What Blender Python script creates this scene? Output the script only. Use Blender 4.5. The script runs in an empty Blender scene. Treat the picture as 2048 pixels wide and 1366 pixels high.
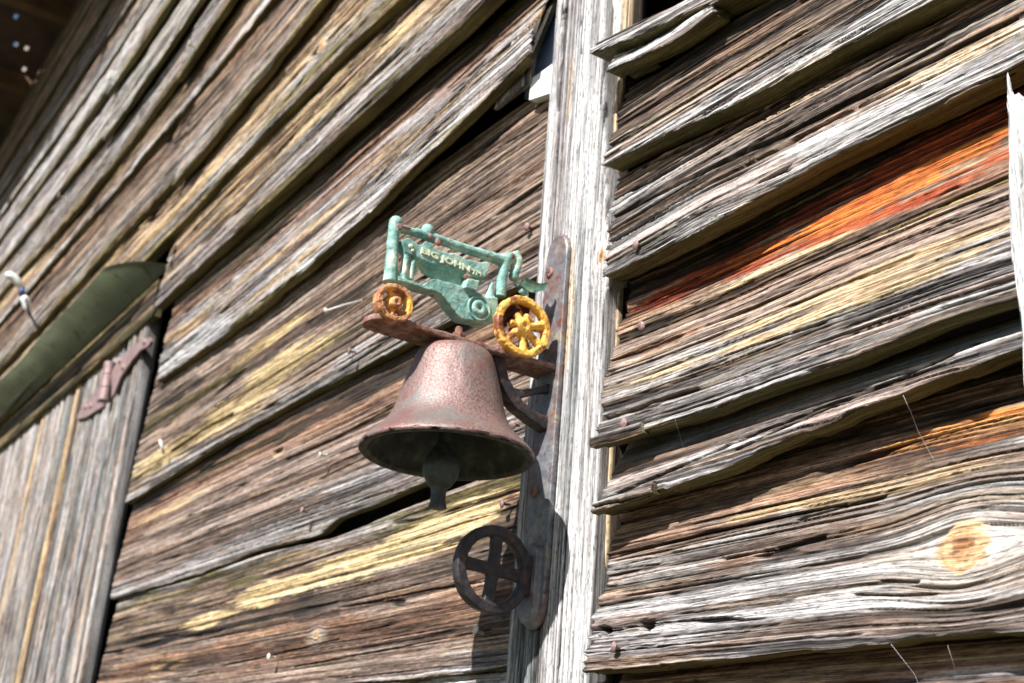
import bpy, bmesh, math, random
import numpy as np
from mathutils import Vector, Matrix
random.seed(7)
SC = bpy.context.scene
COL = SC.collection
# ------------------------------------------------------------------ camera solved from the wall's vanishing points
F = 2552.0; CX, CY = 1024.0, 683.0
h = np.array([-1724., 822., 2552.]); v = np.array([559., -6753., 2552.])
h /= np.linalg.norm(h); v -= v.dot(h) * h; v /= np.linalg.norm(v)
AX = -h; AZ = v; AY = np.cross(AZ, AX)            # rows: world axes in camera coords (x right, y down, z forward)
M = np.array([AX, AY, AZ])
W0 = .042                                         # front of the bracket plate
p0 = np.array([(1105 - CX) / F, (740 - CY) / F, 1.]) * 1.2
CAM = np.array([0, -W0, 2.0]) - M @ p0
def ray(px, py): return M @ np.array([(px - CX) / F, (py - CY) / F, 1.])
def P(px, py, w=0.):                              # point on the plane w metres in front of the wall
    r = ray(px, py); t = (-w - CAM[1]) / r[1]; return CAM + r * t
def PX(px, py, X):                                # point on a plane square to the wall
    r = ray(px, py); t = (X - CAM[0]) / r[0]; return CAM + r * t
# ------------------------------------------------------------------ noise
def _h(ix, iy, seed):
    n = (ix.astype(np.int64) * 374761393 + iy.astype(np.int64) * 668265263 + seed * 974634777) & 0xffffffff
    n = ((n ^ (n >> 13)) * 1274126177) & 0xffffffff
    n = ((n ^ (n >> 16)) * 2246822519) & 0xffffffff
    return ((n ^ (n >> 15)) & 0xffffff) / float(0xffffff)
def vn(x, y, seed=0):
    x, y = np.broadcast_arrays(np.asarray(x, float), np.asarray(y, float))
    ix = np.floor(x); iy = np.floor(y); fx = x - ix; fy = y - iy
    fx = fx * fx * (3 - 2 * fx); fy = fy * fy * (3 - 2 * fy)
    a = _h(ix, iy, seed); b = _h(ix + 1, iy, seed); c = _h(ix, iy + 1, seed); d = _h(ix + 1, iy + 1, seed)
    return (a * (1 - fx) + b * fx) * (1 - fy) + (c * (1 - fx) + d * fx) * fy
def sst(a, b, x):      # smoothstep, also for a > b
    t = np.clip((x - a) / (b - a), 0, 1); return t * t * (3 - 2 * t)
# ------------------------------------------------------------------ helpers
def tag(o, label=None, cat=None, group=None, kind=None):
    if label: o['label'] = label
    if cat: o['category'] = cat
    if group: o['group'] = group
    if kind: o['kind'] = kind
    return o
def empty(name, loc=(0, 0, 0)):
    o = bpy.data.objects.new(name, None); o.location = loc; o.empty_display_size = .05; COL.objects.link(o); return o
def link(name, me, mat, parent=None):
    o = bpy.data.objects.new(name, me); COL.objects.link(o)
    if mat: me.materials.append(mat)
    if parent:
        o.parent = parent
        loc = Vector((0, 0, 0)); q = parent
        while q: loc += Vector(q.location); q = q.parent
        me.transform(Matrix.Translation(-loc))
    return o
def link_bm(name, bm, mat, parent=None, smooth=True, angle=None):
    bmesh.ops.recalc_face_normals(bm, faces=bm.faces)
    me = bpy.data.meshes.new(name); bm.to_mesh(me); bm.free()
    for p in me.polygons: p.use_smooth = smooth
    if smooth and angle: me.set_sharp_from_angle(angle=math.radians(angle))
    return link(name, me, mat, parent)
def tube(bm, pts, rad, seg=10, caps=True):
    pts = [Vector(p) for p in pts]; n = len(pts)
    if not hasattr(rad, '__len__'): rad = [rad] * n
    rings = []; prev = None
    for i, p in enumerate(pts):
        d = (pts[min(i + 1, n - 1)] - pts[max(i - 1, 0)]).normalized()
        if prev is None:
            a = d.orthogonal().normalized()
        else:
            a = (prev - d * prev.dot(d)).normalized()
        prev = a; b = d.cross(a)
        rings.append([bm.verts.new(p + (a * math.cos(2 * math.pi * k / seg) + b * math.sin(2 * math.pi * k / seg)) * rad[i]) for k in range(seg)])
    for r0, r1 in zip(rings, rings[1:]):
        for k in range(seg): bm.faces.new((r0[k], r0[(k + 1) % seg], r1[(k + 1) % seg], r1[k]))
    if caps: bm.faces.new(rings[0][::-1]); bm.faces.new(rings[-1])
def lathe(bm, prof, c, axis=(0, 0, 1), seg=64):
    ax = Vector(axis).normalized(); a = ax.orthogonal().normalized(); b = ax.cross(a); c = Vector(c); rings = []
    for r, z in prof:
        if r < 1e-6: rings.append([bm.verts.new(c + ax * z)])
        else: rings.append([bm.verts.new(c + ax * z + (a * math.cos(2 * math.pi * k / seg) + b * math.sin(2 * math.pi * k / seg)) * r) for k in range(seg)])
    for r0, r1 in zip(rings, rings[1:]):
        for k in range(seg):
            q = [r0[k % len(r0)], r0[(k + 1) % len(r0)], r1[(k + 1) % len(r1)], r1[k % len(r1)]]
            u = []
            for t in q:
                if t not in u: u.append(t)
            if len(u) > 2: bm.faces.new(u)
def box(bm, lo, hi, bev=0.):
    vs = [bm.verts.new((x, y, z)) for x in (lo[0], hi[0]) for y in (lo[1], hi[1]) for z in (lo[2], hi[2])]
    fs = [bm.faces.new([vs[i] for i in f]) for f in ((0, 1, 3, 2), (4, 6, 7, 5), (0, 4, 5, 1), (2, 3, 7, 6), (0, 2, 6, 4), (1, 5, 7, 3))]
    if bev:
        es = set(e for f in fs for e in f.edges)
        bmesh.ops.bevel(bm, geom=list(es), offset=bev, segments=2, affect='EDGES', profile=.6)
def ball(bm, c, r, sub=3, scl=(1, 1, 1)):
    bmesh.ops.create_icosphere(bm, subdivisions=sub, radius=r, matrix=Matrix.Translation(Vector(c)) @ Matrix.Diagonal((*scl, 1)))
# ------------------------------------------------------------------ materials
def nt(name):
    m = bpy.data.materials.new(name); m.use_nodes = True; t = m.node_tree; t.nodes.clear()
    out = t.nodes.new('ShaderNodeOutputMaterial'); b = t.nodes.new('ShaderNodeBsdfPrincipled'); t.links.new(b.outputs[0], out.inputs[0])
    return m, t, b
def N(t, kind, **kw):
    n = t.nodes.new(kind)
    for k, val in kw.items():
        if k in n.inputs.keys(): n.inputs[k].default_value = val
        else: setattr(n, k, val)
    return n
def ramp(t, src, stops, interp='LINEAR'):
    r = t.nodes.new('ShaderNodeValToRGB'); r.color_ramp.interpolation = interp; t.links.new(src, r.inputs[0])
    e = r.color_ramp.elements
    while len(e) < len(stops): e.new(.5)
    for i, (p, c) in enumerate(stops): e[i].position = p; e[i].color = (*c, 1) if hasattr(c, '__len__') else (c, c, c, 1)
    return r.outputs[0]
def mix(t, fac, a, b, mode='MIX'):
    m = t.nodes.new('ShaderNodeMix'); m.data_type = 'RGBA'; m.blend_type = mode
    for s, val in ((0, fac), (6, a), (7, b)):
        if isinstance(val, bpy.types.NodeSocket): t.links.new(val, m.inputs[s])
        else: m.inputs[s].default_value = val if s == 0 else (*val, 1)
    return m.outputs[2]
def bumpn(t, bsdf, hs, strength, dist, prev=None):
    b = N(t, 'ShaderNodeBump', Strength=strength, Distance=dist); t.links.new(hs, b.inputs['Height'])
    if prev is not None: t.links.new(prev, b.inputs['Normal'])
    t.links.new(b.outputs[0], bsdf.inputs['Normal']); return b.outputs[0]
def wood_mat():
    m, t, b = nt('weathered_wood')
    at = N(t, 'ShaderNodeAttribute', attribute_name='Col'); uv = N(t, 'ShaderNodeUVMap')
    def mp(sx, sy):
        q = N(t, 'ShaderNodeMapping'); q.inputs['Scale'].default_value = (sx, sy, 1); t.links.new(uv.outputs[0], q.inputs[0]); return q.outputs[0]
    n1 = N(t, 'ShaderNodeTexNoise', Scale=1., Detail=3., Roughness=.6); t.links.new(mp(9, 850), n1.inputs['Vector'])
    n2 = N(t, 'ShaderNodeTexNoise', Scale=1., Detail=4., Roughness=.65); t.links.new(mp(35, 1700), n2.inputs['Vector'])
    n3 = N(t, 'ShaderNodeTexNoise', Scale=1., Detail=3., Roughness=.6); t.links.new(mp(300, 500), n3.inputs['Vector'])
    f1 = ramp(t, n1.outputs[0], [(.36, .40), (.5, .95), (.66, 1.30)])
    f2 = ramp(t, n2.outputs[0], [(.36, .50), (.52, 1.0), (.68, 1.25)])
    n5 = N(t, 'ShaderNodeTexNoise', Scale=1., Detail=2., Roughness=.5); t.links.new(mp(130, 1000), n5.inputs['Vector']); f5 = ramp(t, n5.outputs[0], [(.56, 1.), (.62, .42)])
    f3 = ramp(t, n3.outputs[0], [(.3, .82), (.7, 1.12)])
    c = mix(t, 1., at.outputs['Color'], f1, 'MULTIPLY'); c = mix(t, .85, c, f2, 'MULTIPLY'); c = mix(t, .8, c, f3, 'MULTIPLY'); c = mix(t, .8, c, f5, 'MULTIPLY')
    t.links.new(c, b.inputs['Base Color']); b.inputs['Roughness'].default_value = .72; b.inputs['Specular IOR Level'].default_value = .32
    o = bumpn(t, b, n1.outputs[0], .9, .0011); o = bumpn(t, b, n2.outputs[0], .8, .0005, o)
    return m
WOOD = wood_mat()
def noise_mat(name, stops, scale=60., rough=.6, metal=0., bump=.3, bdist=.001, detail=6., spec=.5, extra=None, rr=None):
    m, t, b = nt(name); tc = N(t, 'ShaderNodeTexCoord')
    n = N(t, 'ShaderNodeTexNoise', Scale=scale, Detail=detail, Roughness=.65); t.links.new(tc.outputs['Object'], n.inputs['Vector'])
    c = ramp(t, n.outputs[0], stops)
    if extra:
        for sc, lo, hi, colr in extra:
            k = N(t, 'ShaderNodeTexNoise', Scale=sc, Detail=5., Roughness=.6); t.links.new(tc.outputs['Object'], k.inputs['Vector'])
            c = mix(t, ramp(t, k.outputs[0], [(lo, 0.), (hi, 1.)]), c, colr)
    t.links.new(c, b.inputs['Base Color']); b.inputs['Roughness'].default_value = rough; b.inputs['Metallic'].default_value = metal
    b.inputs['Specular IOR Level'].default_value = spec
    if rr:
        k = N(t, 'ShaderNodeTexNoise', Scale=scale * 1.7, Detail=4.); t.links.new(tc.outputs['Object'], k.inputs['Vector'])
        t.links.new(ramp(t, k.outputs[0], [(.35, rr[0]), (.65, rr[1])]), b.inputs['Roughness'])
    n2 = N(t, 'ShaderNodeTexNoise', Scale=scale * 6, Detail=4., Roughness=.7); t.links.new(tc.outputs['Object'], n2.inputs['Vector'])
    o = bumpn(t, b, n.outputs[0], bump, bdist * 2); bumpn(t, b, n2.outputs[0], bump, bdist * .5, o)
    return m
RUST = (.26, .085, .035); RUSTD = (.10, .035, .02)
BELL = noise_mat('bell_iron', [(.30, (.13, .05, .042)), (.46, (.20, .118, .10)), (.56, (.25, .175, .165)), (.68, (.25, .12, .085))], 420, .50, .25, .6, .0006, extra=[(13, .52, .62, (.17, .165, .15)), (520, .56, .70, (.31, .25, .25)), (34, .60, .70, (.27, .12, .09)), (9, .55, .70, (.20, .09, .08))], rr=(.28, .5))
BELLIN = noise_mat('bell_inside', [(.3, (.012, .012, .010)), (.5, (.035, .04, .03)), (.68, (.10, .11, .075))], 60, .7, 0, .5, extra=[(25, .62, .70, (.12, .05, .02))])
IRONG = noise_mat('galvanised_rusting_iron', [(.3, (.10, .10, .115)), (.52, (.20, .205, .22)), (.7, (.36, .31, .20))], 70, .5, .25, .5, extra=[(26, .48, .62, (.19, .11, .09)), (60, .56, .66, (.17, .06, .04)), (260, .58, .68, (.13, .055, .04))])
IROND = noise_mat('dark_rusty_iron', [(.3, (.016, .015, .018)), (.55, (.042, .037, .042)), (.7, (.09, .068, .066))], 90, .5, .3, .5, extra=[(40, .58, .7, (.15, .06, .035))])
RUSTM = noise_mat('rust', [(.3, RUSTD), (.45, (.20, .085, .05)), (.58, (.30, .18, .15)), (.72, (.38, .27, .24))], 120, .8, 0, .7, .0012)
GREEN = noise_mat('chalky_green_paint', [(.3, (.09, .23, .20)), (.48, (.205, .385, .335)), (.66, (.44, .60, .50))], 60, .55, 0, .5, .0012, extra=[(30, .54, .68, (.60, .66, .48)), (52, .635, .67, (.20, .06, .03)), (150, .62, .70, (.16, .26, .20))])
LETTER = noise_mat('worn_letter_paint', [(.35, (.50, .62, .45)), (.6, (.74, .74, .50))], 160, .6, 0, .3)
YELLOW = noise_mat('chipped_yellow_paint', [(.3, (.66, .29, .04)), (.5, (.86, .47, .08)), (.68, (.92, .64, .20))], 60, .42, 0, .55, .0015, extra=[(42, .53, .58, (.24, .075, .035)), (120, .60, .66, (.42, .17, .05))])
YRUST = noise_mat('rust_eaten_yellow_paint', [(.3, (.20, .06, .03)), (.5, (.42, .17, .07)), (.6, (.62, .34, .16))], 75, .6, 0, .8, .0022, extra=[(50, .57, .63, (.85, .45, .07))])
NAILM = noise_mat('nail_iron', [(.35, (.17, .085, .07)), (.65, (.36, .26, .25))], 300, .6, .2, .4)
NAILW = noise_mat('nail_zinc', [(.35, (.52, .50, .44)), (.65, (.70, .68, .60))], 300, .55, .2, .3)
HOODM = noise_mat('hood_sheet', [(.3, (.19, .21, .155)), (.6, (.29, .32, .24))], 8, .4, .1, .15, extra=[(4, .56, .66, (.26, .33, .22)), (30, .62, .7, (.12, .10, .07))])
HINGE = noise_mat('hinge_iron', [(.3, (.17, .11, .105)), (.6, (.31, .21, .205))], 60, .55, .2, .4)
WHITE = noise_mat('plain_white', [(.3, (.72, .72, .70)), (.6, (.84, .84, .82))], 40, .5)
# ------------------------------------------------------------------ weathered boards
# palettes: light, mid, dark
PAL = {
 'grey':  ((.58, .555, .54), (.26, .235, .22), (.045, .036, .031)),
 'white': ((.82, .81, .81), (.53, .51, .505), (.075, .062, .056)),
 'brown': ((.47, .35, .27), (.19, .125, .09), (.028, .018, .012)),
 'rust':  ((.54, .33, .22), (.23, .115, .07), (.032, .017, .010)),
 'dark':  ((.11, .075, .052), (.035, .023, .016), (.009, .006, .005)),  # near-black brown; bands at board tops put the overlap's shade into colour
 'tan':   ((.76, .57, .34), (.45, .29, .145), (.065, .04, .018)),
 'yellow':((.90, .74, .46), (.64, .46, .215), (.09, .055, .022)),
 'orange':((.92, .42, .07), (.70, .185, .022), (.14, .025, .006)),
 'red':   ((.60, .13, .025), (.30, .038, .010), (.05, .010, .005)),
 'mauve': ((.50, .395, .335), (.225, .155, .12), (.05, .032, .026)),
 'olive':  ((.26, .22, .085), (.12, .095, .03), (.028, .022, .008)),  # olive of undersides and covered wood, shade and ground bounce mixed in
 'lav':   ((.58, .55, .55), (.31, .28, .275), (.06, .048, .045)),
 'blue':  ((.27, .29, .30), (.15, .165, .165), (.04, .04, .036)),
 'blown_white':((.90, .90, .89), (.87, .87, .86), (.60, .56, .54)),  # near-white with the overexposure of the right rim upright put in
}
def palette_mix(names, wts):                      # wts: list of arrays
    tot = sum(wts) + 1e-9; out = []
    for k in range(3):
        out.append(sum(w[..., None] * np.array(PAL[n][k]) for n, w in zip(names, wts)) / tot[..., None])
    return out
def grain(S, T, seed, amp, knots, warp, coarse):
    g = T + warp * .55 * (vn(S / .34, T / .09, seed + 1) - .5) * 2 + warp * .05 * (vn(S / .09, T / .03, seed + 2) - .5) * 2
    kn = np.zeros_like(S); rg = np.zeros_like(S)
    for (s0, t0, r) in knots:
        ds = S - s0; dt = T - t0
        e = np.exp(-((ds / (2.6 * r)) ** 2 + (dt / (1.9 * r)) ** 2))
        g = g - dt * e * .72
        d = np.sqrt((ds / 1.15) ** 2 + dt ** 2) / r
        d = d + .22 * (vn(S / .006, T / .006, seed + 30) - .5)
        m = 1 - sst(.85, 1.1, d); kn = np.maximum(kn, m); rg = np.where(m > .01, d, rg)
    k = coarse
    n1 = vn(S / .85, g / (.0060 * k), seed + 3); n2 = vn(S / .50, g / (.0021 * k), seed + 4); n3 = vn(S / .24, g / (.0011 * k), seed + 5)
    gro = .8 * sst(.36, .29, n2) * (.2 + .8 * sst(.4, .5, vn(S / .05, g / .008, seed + 16))) + .35 * sst(.32, .24, n3) + .6 * sst(.25, .20, n1)
    n4 = vn(S / .010, g / (.0009 * k), seed + 15)
    pl = vn(S / .10, g / .011, seed + 6)          # splintered layers with sharp steps
    step = sst(.49, .53, pl)
    cr = np.abs(vn(S / .65, g / (.011 * k), seed + 7) - .5)
    cm = sst(.42, .6, vn(S / .13, g / .02, seed + 8))
    crack = sst(.034, .016, cr) * cm
    cr2 = np.abs(vn(S / .3, g / (.0042 * k), seed + 9) - .5)
    crack2 = sst(.075, .035, cr2) * sst(.44, .54, vn(S / .07, g / .009, seed + 10))
    hh = .0011 * (n1 - .5) + .0008 * (n2 - .5) + .0005 * (n3 - .5) + .0005 * (n4 - .5) + .0008 * (step - .5) - .0038 * crack - .0016 * crack2 - .0012 * gro
    hh = hh * amp * (1 - kn) + kn * (.0006 * np.cos(rg * 17) + .0008)
    lum = .24 * n1 + .26 * n2 + .26 * n3 + .24 * n4
    return g, hh, lum, crack, np.clip(crack2 + gro * .8, 0, 1), kn, rg, step
def make_board(name, A, Fr, S, T, th, parent, seed, bands, paint=(), knots=(), cracks=(), amp=1., warp=.005, coarse=1., endjit=.004,
               edgejit=.001, edge='olive', jitends=(True, True), contrast=1., edgegain=1., tint=1., flat=None, flute=None, smooth=0.):
    """Fr: front grid (na,nc,3) ; row index 0 = lower (or left) edge. S,T metres. A: unit vector along the board."""
    na, nc = S.shape
    g, hh, lum, crack, crack2, kn, rg, step = grain(S, T, seed, amp, knots, warp, coarse)
    Tb = T[:, :1]; Tt = T[:, -1:]
    fr = (T - Tb) / (Tt - Tb + 1e-9)
    if flat: fl = sst(flat[0], flat[1], fr); hh = hh * (1 - .8 * fl); crack = crack * (1 - fl); crack2 = crack2 * (1 - .8 * fl); lum = lum * (1 - .6 * fl) + .5 * .6 * fl
    for (pts, wd, dp) in cracks:                  # drawn splits, pts in (s,t)
        best = np.full(S.shape, 9.)
        for (a, b) in zip(pts, pts[1:]):
            a = np.array(a); b = np.array(b); ab = b - a; L = ab.dot(ab) + 1e-12
            tt = np.clip(((S - a[0]) * ab[0] + (T - a[1]) * ab[1]) / L, 0, 1)
            d = np.hypot(S - a[0] - tt * ab[0], T - a[1] - tt * ab[1]); best = np.minimum(best, d)
        best = best * (.7 + .8 * vn(S / .03, T / .004, seed + 50))
        k = 1 - sst(wd * .5, wd * 1.1, best); hh = hh - dp * k; crack = np.maximum(crack, k)
    if flute:                                     # sharp parallel drying grooves over part of the width
        fm = sst(flute[0], flute[1], fr + .10 * (vn(S / .2, T / .004, seed + 51) - .5)); fg = T + .0010 * (vn(S / .18, T / .01, seed + 52) - .5)
        ph = fg / .0054 + 1.3 * vn(T / .012, S / 1.5, seed + 53); pid = np.floor(ph); wdt = .10 + .22 * vn(S / .22, pid + .5, seed + 54)
        gv_ = sst(wdt, wdt * .45, np.abs(ph - pid - .5)) * fm * sst(.12, .3, vn(S / .12, pid + .5, seed + 55))
        hh = hh * (1 - .5 * fm) - flute[2] * gv_; crack = np.maximum(crack, gv_ * .95); lum = lum * (1 - .6 * fm) + .66 * .6 * fm
    if smooth: hh = hh * (1 - smooth)
    # ---- colour
    names = []; wts = []
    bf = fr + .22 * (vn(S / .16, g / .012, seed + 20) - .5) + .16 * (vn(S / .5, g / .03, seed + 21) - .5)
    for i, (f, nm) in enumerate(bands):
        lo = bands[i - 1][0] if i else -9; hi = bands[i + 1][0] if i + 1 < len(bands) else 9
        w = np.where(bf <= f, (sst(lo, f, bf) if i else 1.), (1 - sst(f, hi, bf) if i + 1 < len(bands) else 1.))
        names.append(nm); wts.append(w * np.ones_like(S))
    # natural variation: rusty / dark / tan streaks
    names.append('rust'); wts.append(tint * .9 * sst(.60, .72, vn(S / .13, g / .007, seed + 22)))
    names.append('dark'); wts.append(tint * 1.6 * sst(.60, .76, vn(S / .11, g / .006, seed + 23)))
    names.append('tan'); wts.append(tint * .6 * sst(.64, .78, vn(S / .15, g / .005, seed + 24)))
    for (s0, t0, a, b, nm, st) in paint:
        G0 = g
        d = ((S - s0) / a) ** 2 + ((T - t0) / b) ** 2
        mk = sst(.10, .5, np.exp(-d) * (.35 + 1.1 * vn(S / .05, g / .0032, seed + 40)) - .12 + .75 * (vn(S / .07, g / .005, seed + 41) - .5) * np.exp(-d * .5) + .35 * (vn(S / .012, g / .002, seed + 42) - .5) * np.exp(-d * .5))
        names.append(nm); wts.append(mk * st * 6)
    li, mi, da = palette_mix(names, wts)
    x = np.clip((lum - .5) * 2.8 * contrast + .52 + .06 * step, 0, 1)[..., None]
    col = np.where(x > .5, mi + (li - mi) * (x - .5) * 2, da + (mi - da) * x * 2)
    ck = np.clip(crack * .95 + crack2 * .58, 0, 1)[..., None] * (1 - kn[..., None])
    col = col * (1 - ck) + da * .55 * ck
    if len(knots):
        kc = np.array((.70, .44, .235)) * (1 - .25 * sst(.4, .9, vn(S / .004, T / .004, seed + 31)))[..., None]
        kd = np.array((.30, .13, .05)); kk = (1 - sst(.10, .68, rg + .3 * (vn(S / .003, T / .003, seed + 35) - .5)))[..., None]
        kc = kc * (1 - kk) + kd * kk
        rings = (.5 + .5 * np.cos(rg * 26 + 3 * vn(S / .01, T / .01, seed + 33)))[..., None]
        kc = kc * (.9 + .1 * rings)
        halo = np.zeros_like(S)
        for (s0, t0, r) in knots: halo = np.maximum(halo, np.exp(-(((S - s0) / (3.4 * r)) ** 2 + ((T - t0) / (1.6 * r)) ** 2)))
        hl = (halo * .6 * (.55 + .9 * lum))[..., None]
        col = col * (1 - hl) + np.array((.74, .68, .62)) * hl
        col = col * (1 - kn[..., None]) + kc * kn[..., None]
    # ---- geometry
    A = np.array(A, float); front = Fr.copy()
    OUT = np.array([0, -1., 0])
    rnd = np.clip(np.minimum(fr * (Tt - Tb), (1 - fr) * (Tt - Tb)) / .002, 0, 1); rnd = (1 - rnd) ** 2 * .0016
    front += OUT * (hh - rnd)[..., None]
    # ragged ends
    ej = (vn(np.zeros(nc), g[0] / .0035, seed + 60) - .5) * 1.2 + (vn(np.zeros(nc), g[0] / .013, seed + 61) - .5) * 1.6
    ej2 = (vn(np.zeros(nc), g[-1] / .0035, seed + 62) - .5) * 1.2 + (vn(np.zeros(nc), g[-1] / .013, seed + 63) - .5) * 1.6
    u = np.linspace(0, 1, na)[:, None]; Lb = abs(S[-1, 0] - S[0, 0])
    k0 = np.clip(1 - u * Lb / .05, 0, 1); k1 = np.clip(1 - (1 - u) * Lb / .05, 0, 1)
    sh = (k0 * ej[None, :] * endjit if jitends[0] else 0) + (k1 * ej2[None, :] * endjit if jitends[1] else 0)
    if not np.isscalar(sh): front += A * np.broadcast_to(sh, S.shape)[..., None]
    # ragged long edges
    across = (Fr[:, -1] - Fr[:, 0]); across /= np.linalg.norm(across, axis=1)[:, None]
    sl = S[:, 0]
    e0 = ((vn(sl / .018, 0 * sl, seed + 70) - .5) + (sst(.5, .56, vn(sl / .05, 0 * sl, seed + 71)) - .5) * .9 + .5 * (vn(sl / .15, 0 * sl, seed + 72) - .5)) * edgejit
    wq = np.clip(1 - fr * (Tt - Tb) / .012, 0, 1)
    front += across[:, None, :] * (e0[:, None] * wq)[..., None]
    rows = [front[:, j] for j in range(nc)]; cols = [col[:, j] for j in range(nc)]; tv = [T[:, j] for j in range(nc)]
    # top edge, back, bottom edge
    ec = np.array(PAL[edge][1]); el = np.array(PAL[edge][0]); IN = np.array([0, 1., 0])
    def erow(base, dw, j, cc):
        n = (vn(sl / .08, np.full(na, dw / .0018), seed + 80) - .5)
        p = base + IN * dw + across * (n * .0012)[:, None] * (1 if j else -1)
        x = np.clip(.5 + n * 1.3, 0, 1)[:, None]
        rows.append(p); cols.append((ec * .75 * (1 - x) + el * .95 * x) * edgegain if cc else np.tile(ec * .5, (na, 1))); tv.append(T[:, -1 if j else 0] + (dw if j else -dw))
    top = Fr[:, -1]; bot = Fr[:, 0] + across * (e0 * 1.0)[:, None]
    for dw in (th * .25, th * .6, th): erow(top, dw, 1, True)
    for k in (.66, .33): rows.append(top * k + bot * (1 - k) + IN * th); cols.append(np.tile(ec * .4, (na, 1))); tv.append(T[:, -1] * k + T[:, 0] * (1 - k))
    for dw in (th, th * .82, th * .6, th * .4, th * .2, th * .07): erow(bot, dw, 0, True)
    V = np.stack(rows, 1); Cc = np.stack(cols, 1); TT = np.stack(tv, 1); m = V.shape[1]
    idx = np.arange(na * m).reshape(na, m); nx = np.roll(idx, -1, axis=1)
    quads = np.stack([idx[:-1], idx[1:], nx[1:], nx[:-1]], -1).reshape(-1, 4)
    me = bpy.data.meshes.new(name)
    nq = len(quads); nv = na * m
    me.vertices.add(nv); me.vertices.foreach_set('co', V.reshape(-1))
    nl = nq * 4 + 2 * m
    me.loops.add(nl); me.polygons.add(nq + 2)
    lv = np.concatenate([quads.reshape(-1), idx[0], idx[-1][::-1]]).astype(np.int32)
    me.loops.foreach_set('vertex_index', lv)
    ls = np.concatenate([np.arange(nq) * 4, [nq * 4, nq * 4 + m]]).astype(np.int32)
    me.polygons.foreach_set('loop_start', ls)
    sm = np.ones(nq + 2, bool); sm[-2:] = False
    me.update(calc_edges=True); me.validate(verbose=False)
    me.polygons.foreach_set('use_smooth', sm)
    at = me.attributes.new('Col', 'FLOAT_COLOR', 'POINT')
    at.data.foreach_set('color', np.concatenate([np.clip(Cc, .003, .92).reshape(-1, 3), np.ones((nv, 1))], 1).astype(np.float32).reshape(-1))
    uvl = me.uv_layers.new(name='UVMap')
    SS = np.repeat(S[:, :1], m, 1) + seed * .37; TT = TT + seed * .011
    if TT.shape[1] >= nc: TT[:, :nc] = g + seed * .011
    uvv = np.stack([SS.reshape(-1), TT.reshape(-1)], 1)
    lvv = np.empty(len(me.loops), np.int32); me.loops.foreach_get('vertex_index', lvv)
    uvl.data.foreach_set('uv', uvv[lvv].astype(np.float32).reshape(-1))
    if me.polygons[0].normal.dot(Vector((0, -1, 0))) < 0 and abs(me.polygons[nc // 2].normal.y) > .2:
        me.flip_normals()
    return link(name, me, WOOD, parent)
def curve_of(pts, horizontal=True):
    """pixel polyline [(px,py,w)] -> interpolation arrays of (X; Z, w) or (Z; X, w)"""
    q = [(*P(a, b, w), w) for a, b, w in pts]
    k = (0, 2) if horizontal else (2, 0)
    q = sorted((p[k[0]], p[k[1]], p[3]) for p in q); return np.array(q)
def ev(c, x):
    z = np.interp(x, c[:, 0], c[:, 1]); w = np.interp(x, c[:, 0], c[:, 2])
    lo = x < c[0, 0]; hi = x > c[-1, 0]
    if len(c) > 1:
        return z, w
    return z, w
def smooth1(a, n):
    if n < 2: return a
    k = np.hanning(n + 2)[1:-1]; k /= k.sum(); p = np.pad(a, (n, n), mode='reflect', reflect_type='odd'); return np.convolve(p, k, 'same')[n:-n]
BND = {}
def hboard(name, bot, top, x0, x1, th, parent, seed, bands, dr=.001, ds=.004, overlap=.02, wtop=.006, paint=(), knots=(), cracks=(), label=None, **kw):
    """x0,x1: end X (metres). bot: pixel polyline w/ w. top: the curve of the board above (array) or pixel polyline"""
    cb = curve_of(bot)
    if isinstance(top, list): ct = curve_of(top); own = True
    else: ct = top; own = False
    if x1 < .05:                                  # finer towards the camera
        q0, q1 = .947 - x1, .947 - x0; na = int(math.log(q1 / q0) / ds); X = .947 - np.exp(np.linspace(math.log(q1), math.log(q0), na))
    else: na = max(8, int((x1 - x0) / ds)); X = np.linspace(x0, x1, na)
    zb, wb = ev(cb, X); sm = max(3, int(.05 / ds)); zb = smooth1(zb, sm); wb = smooth1(wb, sm)
    zt, wt = ev(ct, X); zt = smooth1(zt, sm)
    if own: wt = smooth1(wt, sm)
    else: zt = zt + overlap; wt = np.full(na, wtop) if np.isscalar(wtop) else np.interp(X, *wtop)
    zt = np.maximum(zt, zb + .01)
    nc = max(6, int(np.mean(zt - zb) / dr)); f = np.linspace(0, 1, nc)[None, :]
    Z = zb[:, None] * (1 - f) + zt[:, None] * f
    # cupped section: face bulges a little
    Wd = wb[:, None] * (1 - f) + wt[:, None] * f + .002 * np.sin(f * math.pi)
    Wd = Wd + .0016 * (vn(X[:, None] / .2, f * 3, seed + 90) - .5)
    Fr = np.stack([np.repeat(X[:, None], nc, 1), -Wd, Z], -1)
    S = np.repeat(X[:, None], nc, 1); T = Z
    wm = float(np.mean(wb))
    def st(px, py): p = P(px, py, wm * .6); return p[0], p[2]
    pt = [(*st(a, b), c, d, e, f_) for a, b, c, d, e, f_ in paint]
    kn = [(*st(a, b), r) for a, b, r in knots]
    ck = [([st(a, b) for a, b in pts], wd, dp) for pts, wd, dp in cracks]
    o = make_board(name, (1, 0, 0), Fr, S, T, th, parent, seed, bands, pt, kn, ck, **kw)
    if label: o['label'] = label
    BND[seed] = (X, Fr)
    return o, cb
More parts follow.
